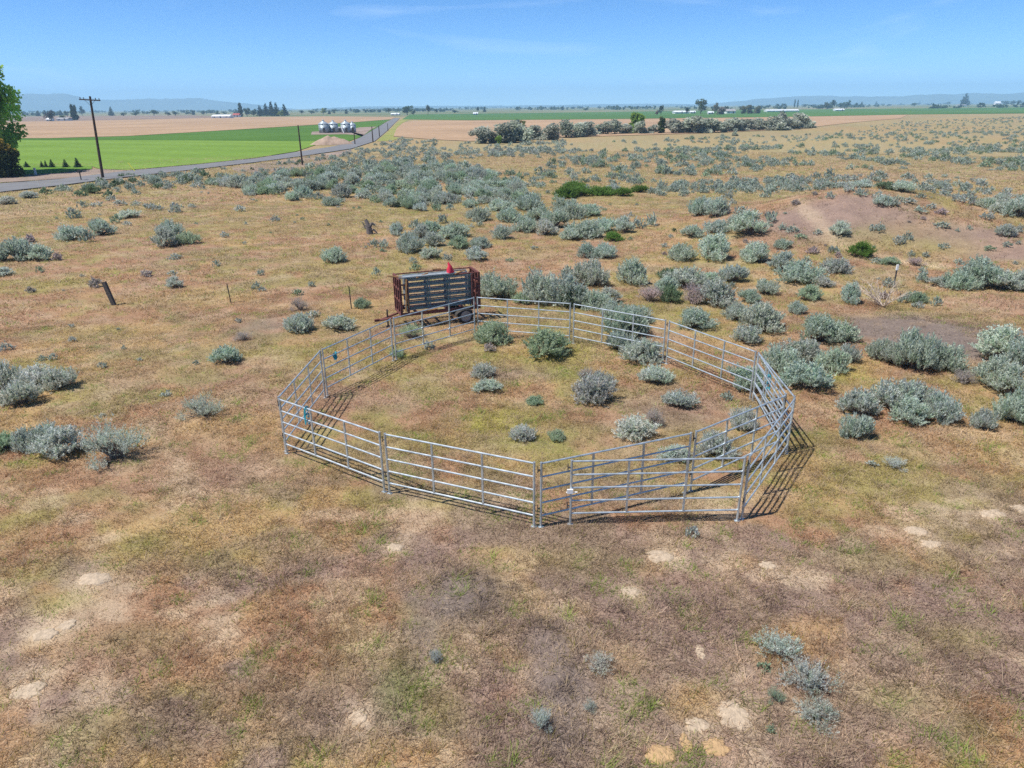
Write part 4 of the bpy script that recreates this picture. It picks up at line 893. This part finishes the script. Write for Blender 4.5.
TYPES = dict(s=((.49, .55, .465), 'sagebrush', 'grey green'), v=((.54, .575, .51), 'sagebrush', 'silvery'), g=((.39, .48, .33), 'sagebrush', 'greenish'),
             k=((.21, .28, .17), 'sagebrush', 'dark green'), d=((.50, .43, .40), 'dead_shrub', 'pinkish grey dried'), b=((.15, .26, .06), 'rabbitbrush', 'bright green'))
HAND = """398,236,16,14 415,230,14,12 431,234,20,19 443,224,12,13 455,238,24,18 411,254,26,25 431,260,23,18 447,261,10,10,v 458,250,22,15,g 433,247,22,16 446,240,20,14 422,240,20,16 480,249,21,13 478,262,22,16,v 478,222,21,17 480,227,7,8 502,240,20,18 413,264,9,8,v 415,271,13,8,g 384,249,10,13 375,248,12,12 376,276,9,10
500,212,27,15 530,212,29,21 508,223,23,18 525,233,25,20 545,236,23,17,v 555,229,29,22 572,241,23,15 565,213,27,18 540,222,24,18 498,301,40,32 541,306,38,44 522,305,20,18,g 570,309,38,36 568,278,13,14 488,286,16,14
570,220,27,19 588,217,27,19 583,240,37,23 605,233,27,21 625,234,20,18,v 637,229,15,14 650,227,15,18 613,242,19,11,b 587,259,19,17 605,259,22,18,v 674,232,5,7,k 671,238,6,5,v 698,217,21,24 715,218,26,24,v 692,239,23,19 715,235,25,17 740,217,15,14 732,205,9,7,v 728,199,11,9,v 748,239,40,27 738,230,20,18 682,262,27,21 664,248,8,6,v
716,262,36,29 752,263,27,22 590,288,36,32 568,278,14,14 633,286,31,29 668,281,22,18,k 686,291,42,27,v 664,297,24,21 650,304,29,21,d 671,304,24,20,k 692,306,27,26,d 716,308,40,30 733,284,30,22,v 708,285,24,18 748,304,24,21 735,321,23,19 694,331,36,24 572,309,30,26,k 592,311,32,24 608,304,24,18,v 612,318,22,19 632,326,38,22
766,198,12,11 770,224,15,18 782,231,9,9 793,234,13,8 756,264,29,22 783,250,17,12 783,272,29,21 800,285,42,26 834,275,30,19,v 806,264,9,9 766,296,25,19 807,302,23,18,g 822,288,20,12,v 797,315,17,16 851,305,21,25 764,330,40,28,v 736,322,21,17 838,238,21,16,v 817,236,9,7,v 800,240,14,5,g 832,254,11,11 813,255,11,9,d 858,259,25,17,b 831,200,9,9,v 795,206,9,7,d
848,193,15,10,v 862,188,21,10,v 861,197,15,10 877,200,11,9,v 885,190,23,12,k 903,193,23,14 882,208,19,12 894,208,11,8,v 907,206,15,8,v 898,202,12,6 920,199,10,6 920,214,14,8 930,210,9,7,v 939,230,15,8 877,234,15,12 899,246,13,10,v 906,242,11,10 942,250,12,7 990,252,11,7,g 925,258,8,7,v 911,257,7,7 914,267,19,11,d 890,266,17,10,g 958,203,14,11,v 970,206,15,12,v 985,209,19,13 1000,214,19,13,v 1016,219,28,23 945,196,14,7 935,188,14,7 965,193,11,8 987,221,13,11,v 1004,238,18,15,v 1020,233,9,10,v
924,284,12,14 940,288,26,15,v 958,291,30,23 978,290,42,34 1000,292,38,30 1020,293,34,24 935,307,11,15 903,304,11,18 916,304,18,15,g 917,309,13,9,v 887,288,11,14 884,300,10,9,d
28,199,18,8,v 80,197,15,8,k 94,194,17,10,k 109,198,11,10,k 112,201,9,7,v 119,193,6,6 137,195,9,7 8,205,19,9,v 75,219,15,13 83,208,12,8 96,207,13,7,v 121,206,14,7,v 137,206,11,6,v 149,209,14,8,v 157,211,11,9,v 177,213,15,12,v 192,208,8,5,v 130,219,23,13,v 116,224,11,11,g 128,226,9,6,v
73,241,28,19 87,243,15,15 101,236,25,18 5,262,26,22 20,262,33,25 40,262,22,18 30,243,11,9,d 58,261,9,10,d 41,273,9,8,g 3,277,19,10,v 31,293,8,8,d 96,288,13,12,d 147,277,12,8,d 176,260,15,6,v 176,289,17,13,v 165,248,25,22 172,239,23,21 188,245,23,15,g 217,267,9,8 261,276,9,8 240,212,12,8,v 334,264,25,19 225,238,9,7,v 275,222,10,7,v
760,334,40,32 747,346,27,24 840,344,35,30 818,345,42,32 800,366,44,36 778,374,36,34 805,395,52,44 830,374,30,30 745,393,38,38 848,364,21,23 878,362,25,33 912,374,44,52 940,372,36,36 895,368,26,28 858,420,38,42 855,441,34,32 895,417,46,44 906,426,38,32 938,424,36,36 918,410,34,30 1000,364,52,38 1022,376,40,44 988,391,34,36 1008,399,38,36 1014,426,38,42 982,431,23,26,v 964,386,26,18,d
8,351,13,10,v 8,391,30,42,v 25,408,36,32 40,391,36,30,v 62,391,32,28,v 8,453,26,24,g 30,453,26,30,v 48,447,32,32,v 62,463,48,36,v 244,342,18,13,d 228,366,28,28 299,334,28,24,v 300,312,17,17,d 313,319,15,11,v 340,333,32,24,v 363,309,16,13,g 398,358,16,12,g 428,350,15,11,v
492,347,36,29,g 490,353,13,10,d 545,361,47,34,g 483,379,25,19,v 489,395,29,20,v 591,406,43,36,v 602,389,22,20,v 586,380,18,14,d 640,366,40,30,v 620,354,30,26 653,386,28,22,v 535,406,17,11,g 659,386,30,22,v 680,411,35,22,v 633,442,43,28,v 654,430,21,28,d 742,433,26,28,v 714,461,38,30,v 676,466,34,18,v 522,443,24,20,v 557,443,18,14,g 726,402,14,12 623,340,44,38
776,666,48,32,v 762,674,14,12,g 806,702,54,40,v 814,730,50,28,v 774,706,18,18,g 600,676,32,16,v 541,735,24,26,v 590,714,16,13,v 437,666,16,18,v 691,540,14,24,v 770,735,12,9,g """
OPEN = {(118, 466): 0, (204, 421): 0}
rnd = random.Random(11)
ITEMS = []
def add_bush(px, py, wp, hp, t='s', style=None):
    f = at(px, py); d = depth_of(f); W_ = wp * d / FPX
    u = np.array([f[0], f[1]]) / math.hypot(f[0], f[1]); c = f[:2] + u * W_ * .42
    al = math.atan2(CAM_H, math.hypot(f[0], f[1]))
    Hh = (hp * d / FPX - W_ * .42 * math.sin(al)) / math.cos(al)
    Hh = min(max(Hh, .40 * W_), 1.05 * W_, 2.3)
    ITEMS.append(dict(x=float(c[0]), y=float(c[1]), w=W_ * 1.2, h=Hh * 1.08, t=t, px=px, py=py - hp / 2, wp=wp, style=style))
for tok in HAND.split():
    q = tok.split(','); add_bush(*[float(v_) for v_ in q[:4]], t=q[4] if len(q) > 4 else 's')
add_bush(412, 341, 26, 20, 'g', 'sparse'); add_bush(872, 468, 13, 8, 'v', 'sparse'); add_bush(893, 471, 26, 9, 'v', 'sparse'); add_bush(118, 467, 58, 48, 'v', 'sparse'); add_bush(204, 421, 42, 27, 'v', 'sparse')
for a in ((565, 199, 26, 15), (582, 197, 20, 13), (600, 196, 26, 12), (622, 197, 20, 10), (640, 193, 18, 9), (575, 190, 22, 9)): add_bush(*a, t='b')
# bushes of the middle distance and beyond, by area and how thick they stand
def inpoly(px, py, poly):
    c = False; n_ = len(poly)
    for i_ in range(n_):
        x0, y0 = poly[i_]; x1, y1 = poly[(i_ + 1) % n_]
        if (y0 > py) != (y1 > py) and px < (x1 - x0) * (py - y0) / (y1 - y0) + x0: c = not c
    return c
HX = [(q['x'], q['y'], q['w']) for q in ITEMS]
def scatter(poly, n, w0, w1, thr, seed, types='sssv', clump=7.0):
    r_ = np.random.default_rng(seed); P = [flat(*q) for q in poly]
    x0, x1 = min(p[0] for p in P), max(p[0] for p in P); y0, y1 = min(p[1] for p in P), max(p[1] for p in P); got = 0
    PW = [(p[0], p[1]) for p in P]
    for _ in range(n * 60):
        if got >= n: break
        x, y = r_.uniform(x0, x1), r_.uniform(y0, y1)
        if not inpoly(x, y, PW): continue
        if fbm(np.array([x / clump]), np.array([y / (clump * 1.6)]), seed, 3)[0] < thr: continue
        if y < 110 and any((x - a) ** 2 + (y - b_) ** 2 < (.55 * (c_ + w0)) ** 2 for a, b_, c_ in HX): continue
        w_ = r_.uniform(w0, w1) * (.7 + .5 * r_.random()); px, py = pix((x, y, gz(x, y)))
        t_ = types[r_.integers(0, len(types))]; hh = w_ * r_.uniform(.5, .8)
        dd = depth_of((x, y, 0)); ITEMS.append(dict(x=x, y=y, w=w_, h=hh, t=t_, px=px, py=py - hh * FPX / dd / 2, wp=w_ * FPX / dd, style=None)); got += 1
scatter([(205, 183), (262, 176), (330, 166), (420, 160), (470, 166), (520, 190), (540, 197), (440, 211), (330, 205), (240, 196)], 560, 1.1, 2.2, .30, 1, 'ssssvg')
scatter([(30, 194), (120, 182), (200, 172), (235, 176), (210, 190), (140, 192), (60, 196)], 80, .9, 1.8, .3, 2, 'ssvk')
scatter([(470, 146), (560, 143), (610, 150), (540, 158), (470, 158)], 150, 1.0, 2.0, .44, 3, 'sssv')
scatter([(560, 158), (640, 150), (760, 148), (860, 150), (1040, 150), (1040, 172), (900, 170), (760, 172), (640, 186), (540, 176)], 720, .9, 1.8, .45, 4, 'sssg')
scatter([(600, 142), (760, 136), (860, 134), (1040, 130), (1040, 150), (860, 152), (700, 150)], 460, .8, 1.6, .42, 5, 'sssg')
scatter([(330, 158), (400, 145), (480, 148), (480, 165), (420, 162), (330, 172)], 130, .9, 1.8, .45, 6, 'ssv')
scatter([(355, 150), (400, 140), (470, 143), (470, 150), (380, 156)], 90, .9, 1.8, .42, 16, 'ssv')
scatter([(830, 134), (900, 122), (1040, 116), (1040, 132), (860, 136)], 600, .5, 1.3, .36, 7, 'sssg')
scatter([(640, 196), (680, 182), (840, 180), (860, 188), (800, 193), (680, 196)], 190, .7, 1.5, .36, 8, 'sss')
scatter([(700, 186), (780, 176), (960, 176), (1040, 200), (1040, 214), (960, 200), (860, 190)], 110, .7, 1.6, .42, 9, 'ssvv')
scatter([(470, 176), (560, 172), (640, 190), (520, 205), (440, 205)], 70, .9, 1.8, .42, 10, 'ssvg')
scatter([(20, 215), (220, 190), (420, 205), (370, 300), (230, 300), (20, 300)], 40, .25, .6, .3, 12, 'vvsg')
scatter([(660, 250), (900, 210), (1030, 240), (1030, 330), (860, 300), (680, 300)], 40, .3, .7, .3, 13, 'vsd')
scatter([(0, 330), (260, 310), (250, 420), (0, 420)], 12, .2, .45, .2, 14, 'vs')
scatter([(420, 215), (640, 200), (660, 280), (480, 260)], 25, .3, .7, .3, 15, 'vsg')
scatter([(100, 178), (250, 168), (330, 155), (352, 150), (330, 160), (240, 178)], 50, .6, 1.3, .4, 17, 'ssvk')

# ---- labels: what kind and shade it is, and which landmark it stands by
LM = [('the leaning fence post', 110, 293), ('the lone steel post', 230, 292), ('the steel post by the trailer', 351, 296), ('the grey stump', 368, 229), ("the trailer's rusty left end", 396, 297), ('the red flag', 449, 267),
      ("the pen's left corner", 280, 428), ("the pen's front gap", 545, 498), ("the pen's right corner", 792, 428), ("the pen's back corner", 572, 324), ("the pen's centre", 560, 395), ('the pen gate', 655, 490), ('the bleached dead shrub', 884, 296),
      ('the white topped post', 893, 270), ('the dark gravel strip', 905, 333), ('the green shrub on the slope', 858, 250), ('the bare slope', 830, 213), ('the green rabbitbrush patch', 600, 191), ('the crossarm pole', 103, 176),
      ('the bare pole at the bend', 302, 163), ('the roadside dirt heap', 328, 143), ('the mailbox', 81, 178), ("the olive row's left end", 485, 142), ("the olive row's right end", 808, 128), ('the bright green tree', 636, 132), ('the long sagebrush bank', 985, 274),
      ('the big mound crest', 885, 186), ('the left photo edge', 0, 400), ('the right photo edge', 1023, 390), ('the ochre dirt patches', 690, 751), ('the right photo edge on the crest', 1023, 205), ('the left photo edge by the road', 0, 205), ('the lone bush left of the trailer', 334, 255), ('the pale foot trail', 800, 215)]
ORD = ['', 'second ', 'third ', 'fourth ', 'fifth ', 'sixth ', 'seventh ', 'eighth ', 'ninth ', 'tenth '] + ['%dth ' % k for k in range(11, 80)]
def relation(dx, dy):
    a = math.degrees(math.atan2(-dy * 1.6, dx)) % 360
    return ['right of', 'beyond and right of', 'beyond', 'beyond and left of', 'left of', 'in front and left of', 'in front of', 'in front and right of'][int(((a + 22.5) % 360) // 45)]
things = []; rest = []
by_size = sorted(ITEMS, key=lambda q: -q['wp'] * (1 if -8 < q['px'] < 1032 else 0))
n_sage = 0
for q in by_size:
    if TYPES[q['t']][1] == 'sagebrush':
        if n_sage < 298 and -8 < q['px'] < 1032: things.append(q); n_sage += 1
        else: rest.append(q)
    elif -8 < q['px'] < 1032 and q['wp'] > 5: things.append(q)
    else: rest.append(q)
bucket = {}
for q in things:
    best = min(LM, key=lambda l: (l[1] - q['px']) ** 2 + ((l[2] - q['py']) * 1.6) ** 2)
    dx, dy = q['px'] - best[1], q['py'] - best[2]
    q['rel'] = relation(dx, dy); q['lm'] = best[0]; q['dist'] = math.hypot(dx, dy * 1.6)
    bucket.setdefault((TYPES[q['t']][1], q['rel'], best[0]), []).append(q)
for key, v in bucket.items():
    v.sort(key=lambda q: q['dist'])
    for k, q in enumerate(v):
        size = 'big' if q['wp'] > 32 else 'medium' if q['wp'] > 17 else 'small'
        word = {'sagebrush': 'sagebrush', 'dead_shrub': 'shrub', 'rabbitbrush': 'rabbitbrush'}[key[0]]
        one = 'only' if len(v) == 1 else (ORD[k].strip() or 'first')
        q['label'] = '%s %s %s, %s %s %s' % (size, TYPES[q['t']][2], word, one, q['rel'], q['lm'])
for q in things:
    while len(q['label'].split()) > 16: q['label'] = ' '.join(q['label'].split()[1:])
GRP = dict(sagebrush='sagebrush growing on the range', dead_shrub='dried shrubs on the range', rabbitbrush='bright green rabbitbrush')
for q in things:
    colr, nm_, _ = TYPES[q['t']]; v = rnd.uniform(.86, 1.14); colr = tuple(x * v * rnd.uniform(.96, 1.04) for x in colr)
    z = gz(q['x'], q['y']) - .01; rz = rnd.uniform(0, 6.28)
    if q['wp'] < 15 and q['style'] is None:
        me_, _, hr = SIMPLE[rnd.randrange(5)]
        o = link(nm_, me_); o.location = (q['x'], q['y'], z); o.rotation_euler = (0, 0, rz); o.scale = (q['w'], q['w'], q['h'] / hr); o.color = (*colr, 1)
    else:
        sp = q['style'] == 'sparse' or (q['t'] == 'd') or q['y'] < 12
        fo, st, hr = rnd.choice(SPARSE if sp else PROTO)
        o = empty(nm_, (q['x'], q['y'], z), rz, (q['w'], q['w'], q['h'] / hr))
        f_ = link('foliage', fo, o); f_.color = (*colr, 1); link('stem', st, o)
    tag(o, q['label'], {'sagebrush': 'sagebrush', 'dead_shrub': 'shrub', 'rabbitbrush': 'shrub'}[nm_], GRP[nm_])
VV = []; CC = []
unit = []
for k in range(8):
    V, col, lob = bush_arrays(400 + k, .6, 9, 55, 3, .19, .085, .34, .4, 0); unit.append((V, col))
for q in rest:
    V, col = unit[rnd.randrange(8)]; a = rnd.uniform(0, 6.28); ca_, sa_ = math.cos(a), math.sin(a)
    W_ = q['w']; Wv = np.stack([(V[:, 0] * ca_ - V[:, 1] * sa_) * W_ + q['x'], (V[:, 0] * sa_ + V[:, 1] * ca_) * W_ + q['y'], V[:, 2] / .7 * q['h'] + gz(q['x'], q['y'])], 1)
    v = rnd.uniform(.85, 1.15); VV.append(Wv); CC.append(col * np.array(TYPES[q['t']][0]) * v * .82)
if VV:
    o = link('distant_sagebrush', raw_mesh('distant_sagebrush', np.concatenate(VV), 4, MAT['brushfar'], np.concatenate(CC)))
    tag(o, 'pale grey green sagebrush cover spreading over the range beyond the pen', 'brush', kind='stuff')

# ------------------------------------------------------------------ bleached dead shrub, stump
def twigs(root_p, n_, spread, hgt, seed, lean=(0, 0), r=.03):
    rr_ = random.Random(seed); mb = MB()
    def grow(p, d, L, r_, lev):
        pts = [p]; q = np.array(p); dd = np.array(d)
        for s in range(3):
            dd = dd + np.array([rr_.uniform(-.25, .25), rr_.uniform(-.25, .25), rr_.uniform(-.12, .18)]); dd /= np.linalg.norm(dd); q = q + dd * L / 3; q[2] = max(q[2], .02); pts.append(q.copy())
        mb.path(pts, [r_, r_ * .8, r_ * .6, r_ * .4], 5)
        if lev > 0:
            for _ in range(3): grow(pts[rr_.choice([1, 2, 3])], dd + np.array([rr_.uniform(-.8, .8), rr_.uniform(-.8, .8), rr_.uniform(-.3, .5)]), L * .6, r_ * .5, lev - 1)
    for _ in range(n_):
        a = rr_.uniform(0, 6.28); grow((0, 0, 0), np.array([math.cos(a) * spread + lean[0], math.sin(a) * spread + lean[1], hgt]), rr_.uniform(.65, 1.25), r, 2)
    o = mb.build('dead_shrub', MAT['deadwood']); o.location = root_p; return o
p = at(882, 309); tag(twigs(p + [.2, .3, 0], 20, .6, .6, 3, (-.25, -.1), .02), 'bleached leafless dead shrub with pale bare branches below the marker post', 'shrub', GRP['dead_shrub'])
p = at(370, 234)
mb = MB(); mb.path([(0, 0, -.05), (-.05, 0, .5), (-.25, .05, 1.05)], [.26, .2, .12], 8); mb.path([(-.05, 0, .4), (.2, 0, .8), (.42, 0, .62)], [.14, .09, .04], 7); mb.path([(0, 0, .3), (-.35, .1, .5), (-.5, .1, .85)], [.1, .07, .03], 7); mb.path([(.05, 0, .2), (.3, -.1, .35), (.55, -.1, .1)], [.1, .07, .05], 7)
o = mb.build('tree_stump', simple('grey_stump', (.14, .12, .11), .95, 0, .4, 8)); o.location = p
tag(o, 'grey broken stump leaning beside sagebrush beyond the trailer', 'stump')

# ------------------------------------------------------------------ dug soil mounds
MOUNDS = [(95, 579, 34, 13, 'soil', 'pale dirt mound alone in the left foreground grass'), (67, 625, 17, 9, 'soil', 'small pale dirt mound, upper one of the left pair'), (44, 635, 26, 10, 'soil', 'flat pale dirt mound just below the small upper left one'),
          (27, 692, 34, 17, 'soil', 'pale dirt mound nearest the lower left corner'), (660, 556, 28, 13, 'soil', 'pale dirt mound closest to the pen gate'), (630, 592, 18, 13, 'soil', 'small upright pale dirt mound below the one at the gate'),
          (735, 715, 34, 32, 'soil', 'largest pale dirt mound, left of the silver clump'), (697, 725, 26, 17, 'soil', 'pale dirt mound just left of the largest one'), (661, 754, 30, 14, 'soil_orange', 'ochre dirt mound, left one at the bottom edge'),
          (716, 748, 28, 13, 'soil_orange', 'ochre dirt mound, right one at the bottom edge'), (686, 744, 12, 9, 'soil_orange', 'tiny ochre dirt mound between the two larger ochre ones'), (915, 531, 24, 9, 'soil', 'pale dirt mound right of the pen, upper one of the close pair'),
          (931, 545, 24, 8, 'soil', 'pale dirt mound right of the pen, lower one of the close pair'), (993, 514, 26, 9, 'soil', 'pale dirt mound second from the right edge'), (1020, 509, 16, 9, 'soil', 'pale dirt mound cut by the right edge'),
          (768, 566, 16, 8, 'soil', 'small pale dirt mound in the open grass right of the gate'), (700, 652, 10, 16, 'soil', 'narrow streak of pale dirt above the two pale mounds'), (358, 718, 18, 18, 'soil', 'faint pale dirt mound in the front grass left of centre'),
          (395, 548, 18, 8, 'soil', 'small faint dirt mound below the front left panel'), (817, 283, 14, 7, 'soil', 'pale dirt mound among sagebrush below the bare slope')]
MW = []
for k, (px, py, wp, hp, mt_, lab) in enumerate(MOUNDS):
    p = at(px, py); d = depth_of(p); a0 = at(px, py + hp / 2); a1 = at(px, py - hp / 2); rx = wp * d / FPX / 2; ry = max(.16, (a1[1] - a0[1]) / 2)
    MW.append((p[0], p[1], rx, ry)); nA, nR = 40, 10; vs = []; fs = []
    th = np.linspace(0, 2 * math.pi, nA, endpoint=False)
    edge = .45 + 1.1 * fbm(np.cos(th) * 2.6 + k * 7, np.sin(th) * 2.6, 33, 4)
    for r_ in range(nR + 1):
        f = r_ / nR
        for i_ in range(nA):
            x = rx * edge[i_] * f * math.cos(th[i_]); y = ry * edge[i_] * f * math.sin(th[i_])
            g_ = gz(p[0] + x, p[1] + y) - p[2]; bump = .055 * min(rx, .7) / .5 * (1 - f ** 2) * (.5 + float(vnoise(np.array([x * 7 + k]), np.array([y * 7]), 3)[0]) + .5 * float(vnoise(np.array([x * 19 + k]), np.array([y * 19]), 6)[0])) + .012 - .03 * (f > .95)
            vs.append((x, y, g_ + bump))
    for r_ in range(nR):
        for i_ in range(nA): fs.append((r_ * nA + i_, (r_ + 1) * nA + i_, (r_ + 1) * nA + (i_ + 1) % nA, r_ * nA + (i_ + 1) % nA))
    mb = MB(); mb.add(vs, fs); o = mb.build('dirt_mound', MAT[mt_], smooth=True); o.location = p; tag(o, lab, 'dirt mound', 'freshly dug dirt mounds')
p = flat(328, 145.5); mb = MB(); nA = 20; vs = []; fs = []
for r_ in range(8):
    f = r_ / 7
    for i_ in range(nA):
        a = 6.283 * i_ / nA; e = .8 + .4 * math.sin(a * 2 + 1) * .5; x = 5.6 * f * e * math.cos(a); y = 4 * f * e * math.sin(a)
        vs.append((x, y, 2.0 * (1 - f ** 1.4) * (.8 + .4 * float(vnoise(np.array([x]), np.array([y]), 2)[0])) - .05 * f))
for r_ in range(7):
    for i_ in range(nA): fs.append((r_ * nA + i_, (r_ + 1) * nA + i_, (r_ + 1) * nA + (i_ + 1) % nA, r_ * nA + (i_ + 1) % nA))
mb.add(vs, fs); o = mb.build('dirt_heap', MAT['dirt'], smooth=True); o.location = p + np.array([0, 4, .1]); tag(o, 'brown dirt heap at the corner of the green field beside the road', 'dirt heap')

# ------------------------------------------------------------------ grass
rng = np.random.default_rng(2024)
def grass(r0, r1, dens, hmin, hmax, wid, per):
    A = rad(100); n_ = int((r1 ** 2 - r0 ** 2) * A * dens / 2 / per * 1.0)
    rr_ = np.sqrt(rng.uniform(r0 ** 2, r1 ** 2, n_)); th = rng.uniform(-rad(50), rad(50), n_)
    x = rr_ * np.sin(th); y = rr_ * np.cos(th)
    keep = np.ones(n_, bool)
    for mx_, my_, a_, b_ in MW: keep &= ((x - mx_) / (a_ * 1.0)) ** 2 + ((y - my_) / (b_ * 1.0)) ** 2 > rng.uniform(.4, 1.1, n_)
    thick = fbm(x / 1.7, y / 1.7, 131, 3)
    keep &= rng.random(n_) < sstep(.22, .55, thick) * .6 + .4
    for mx_, my_, a_, b_ in BARE: keep &= (((x - mx_) / a_) ** 2 + ((y - my_) / b_) ** 2 > .3 + 1.5 * fbm(x / .8, y / .8, 171, 3)) | (rng.random(n_) < np.where(y < 14, .45, .12))
    x, y, thick = x[keep], y[keep], thick[keep]; n_ = len(x)
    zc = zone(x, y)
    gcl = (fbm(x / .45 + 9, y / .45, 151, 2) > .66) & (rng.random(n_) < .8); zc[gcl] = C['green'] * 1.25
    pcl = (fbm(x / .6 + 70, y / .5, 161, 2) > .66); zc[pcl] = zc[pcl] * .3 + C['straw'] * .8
    x = np.repeat(x, per); y = np.repeat(y, per); zc = np.repeat(zc, per, 0); tt = np.repeat(rng.uniform(.6, 1.45, n_), per); th_ = np.repeat(thick, per)
    m_ = len(x); x = x + rng.normal(size=m_) * .045 * (1 + r0 / 20); y = y + rng.normal(size=m_) * .045 * (1 + r0 / 20); z = height(x, y)
    h = rng.uniform(hmin, hmax, m_) * (.55 + .9 * th_); an = rng.uniform(0, 6.283, m_); ln = rng.uniform(.6, 2.4, m_) * h
    dx, dy = np.cos(an), np.sin(an); px_, py_ = -dy * wid * .5, dx * wid * .5
    wv = rng.uniform(.6, 1.4, m_)
    V = np.stack([np.stack([x - px_ * wv, y - py_ * wv, z - .01], 1), np.stack([x + px_ * wv, y + py_ * wv, z - .01], 1), np.stack([x + dx * ln, y + dy * ln, z + h], 1)], 1)
    rv = rng.random(m_); col = zc * (1.22 * tt * rng.uniform(.85, 1.35, m_))[:, None]
    s_ = rv < .30; col[s_] = C['straw'] * rng.uniform(.95, 1.4, s_.sum())[:, None]
    s_ = rv > .95; col[s_] = C['lime'] * rng.uniform(.7, 1.2, s_.sum())[:, None]
    return V.reshape(-1, 3), np.repeat(col, 3, 0)
parts = [grass(6.5, 20, 60, .07, .20, .012, 22), grass(6.5, 12, 1500, .03, .10, .011, 7), grass(12, 20, 1300, .025, .07, .013, 7), grass(20, 36, 520, .035, .09, .021, 6), grass(36, 75, 110, .05, .13, .036, 5), grass(75, 150, 22, .09, .2, .08, 5)]
o = link('dry_grass', raw_mesh('dry_grass', np.concatenate([q[0] for q in parts]), 3, MAT['grass'], np.concatenate([q[1] for q in parts])))
tag(o, 'short dry grass and weeds covering the whole range floor', 'grass', kind='stuff')
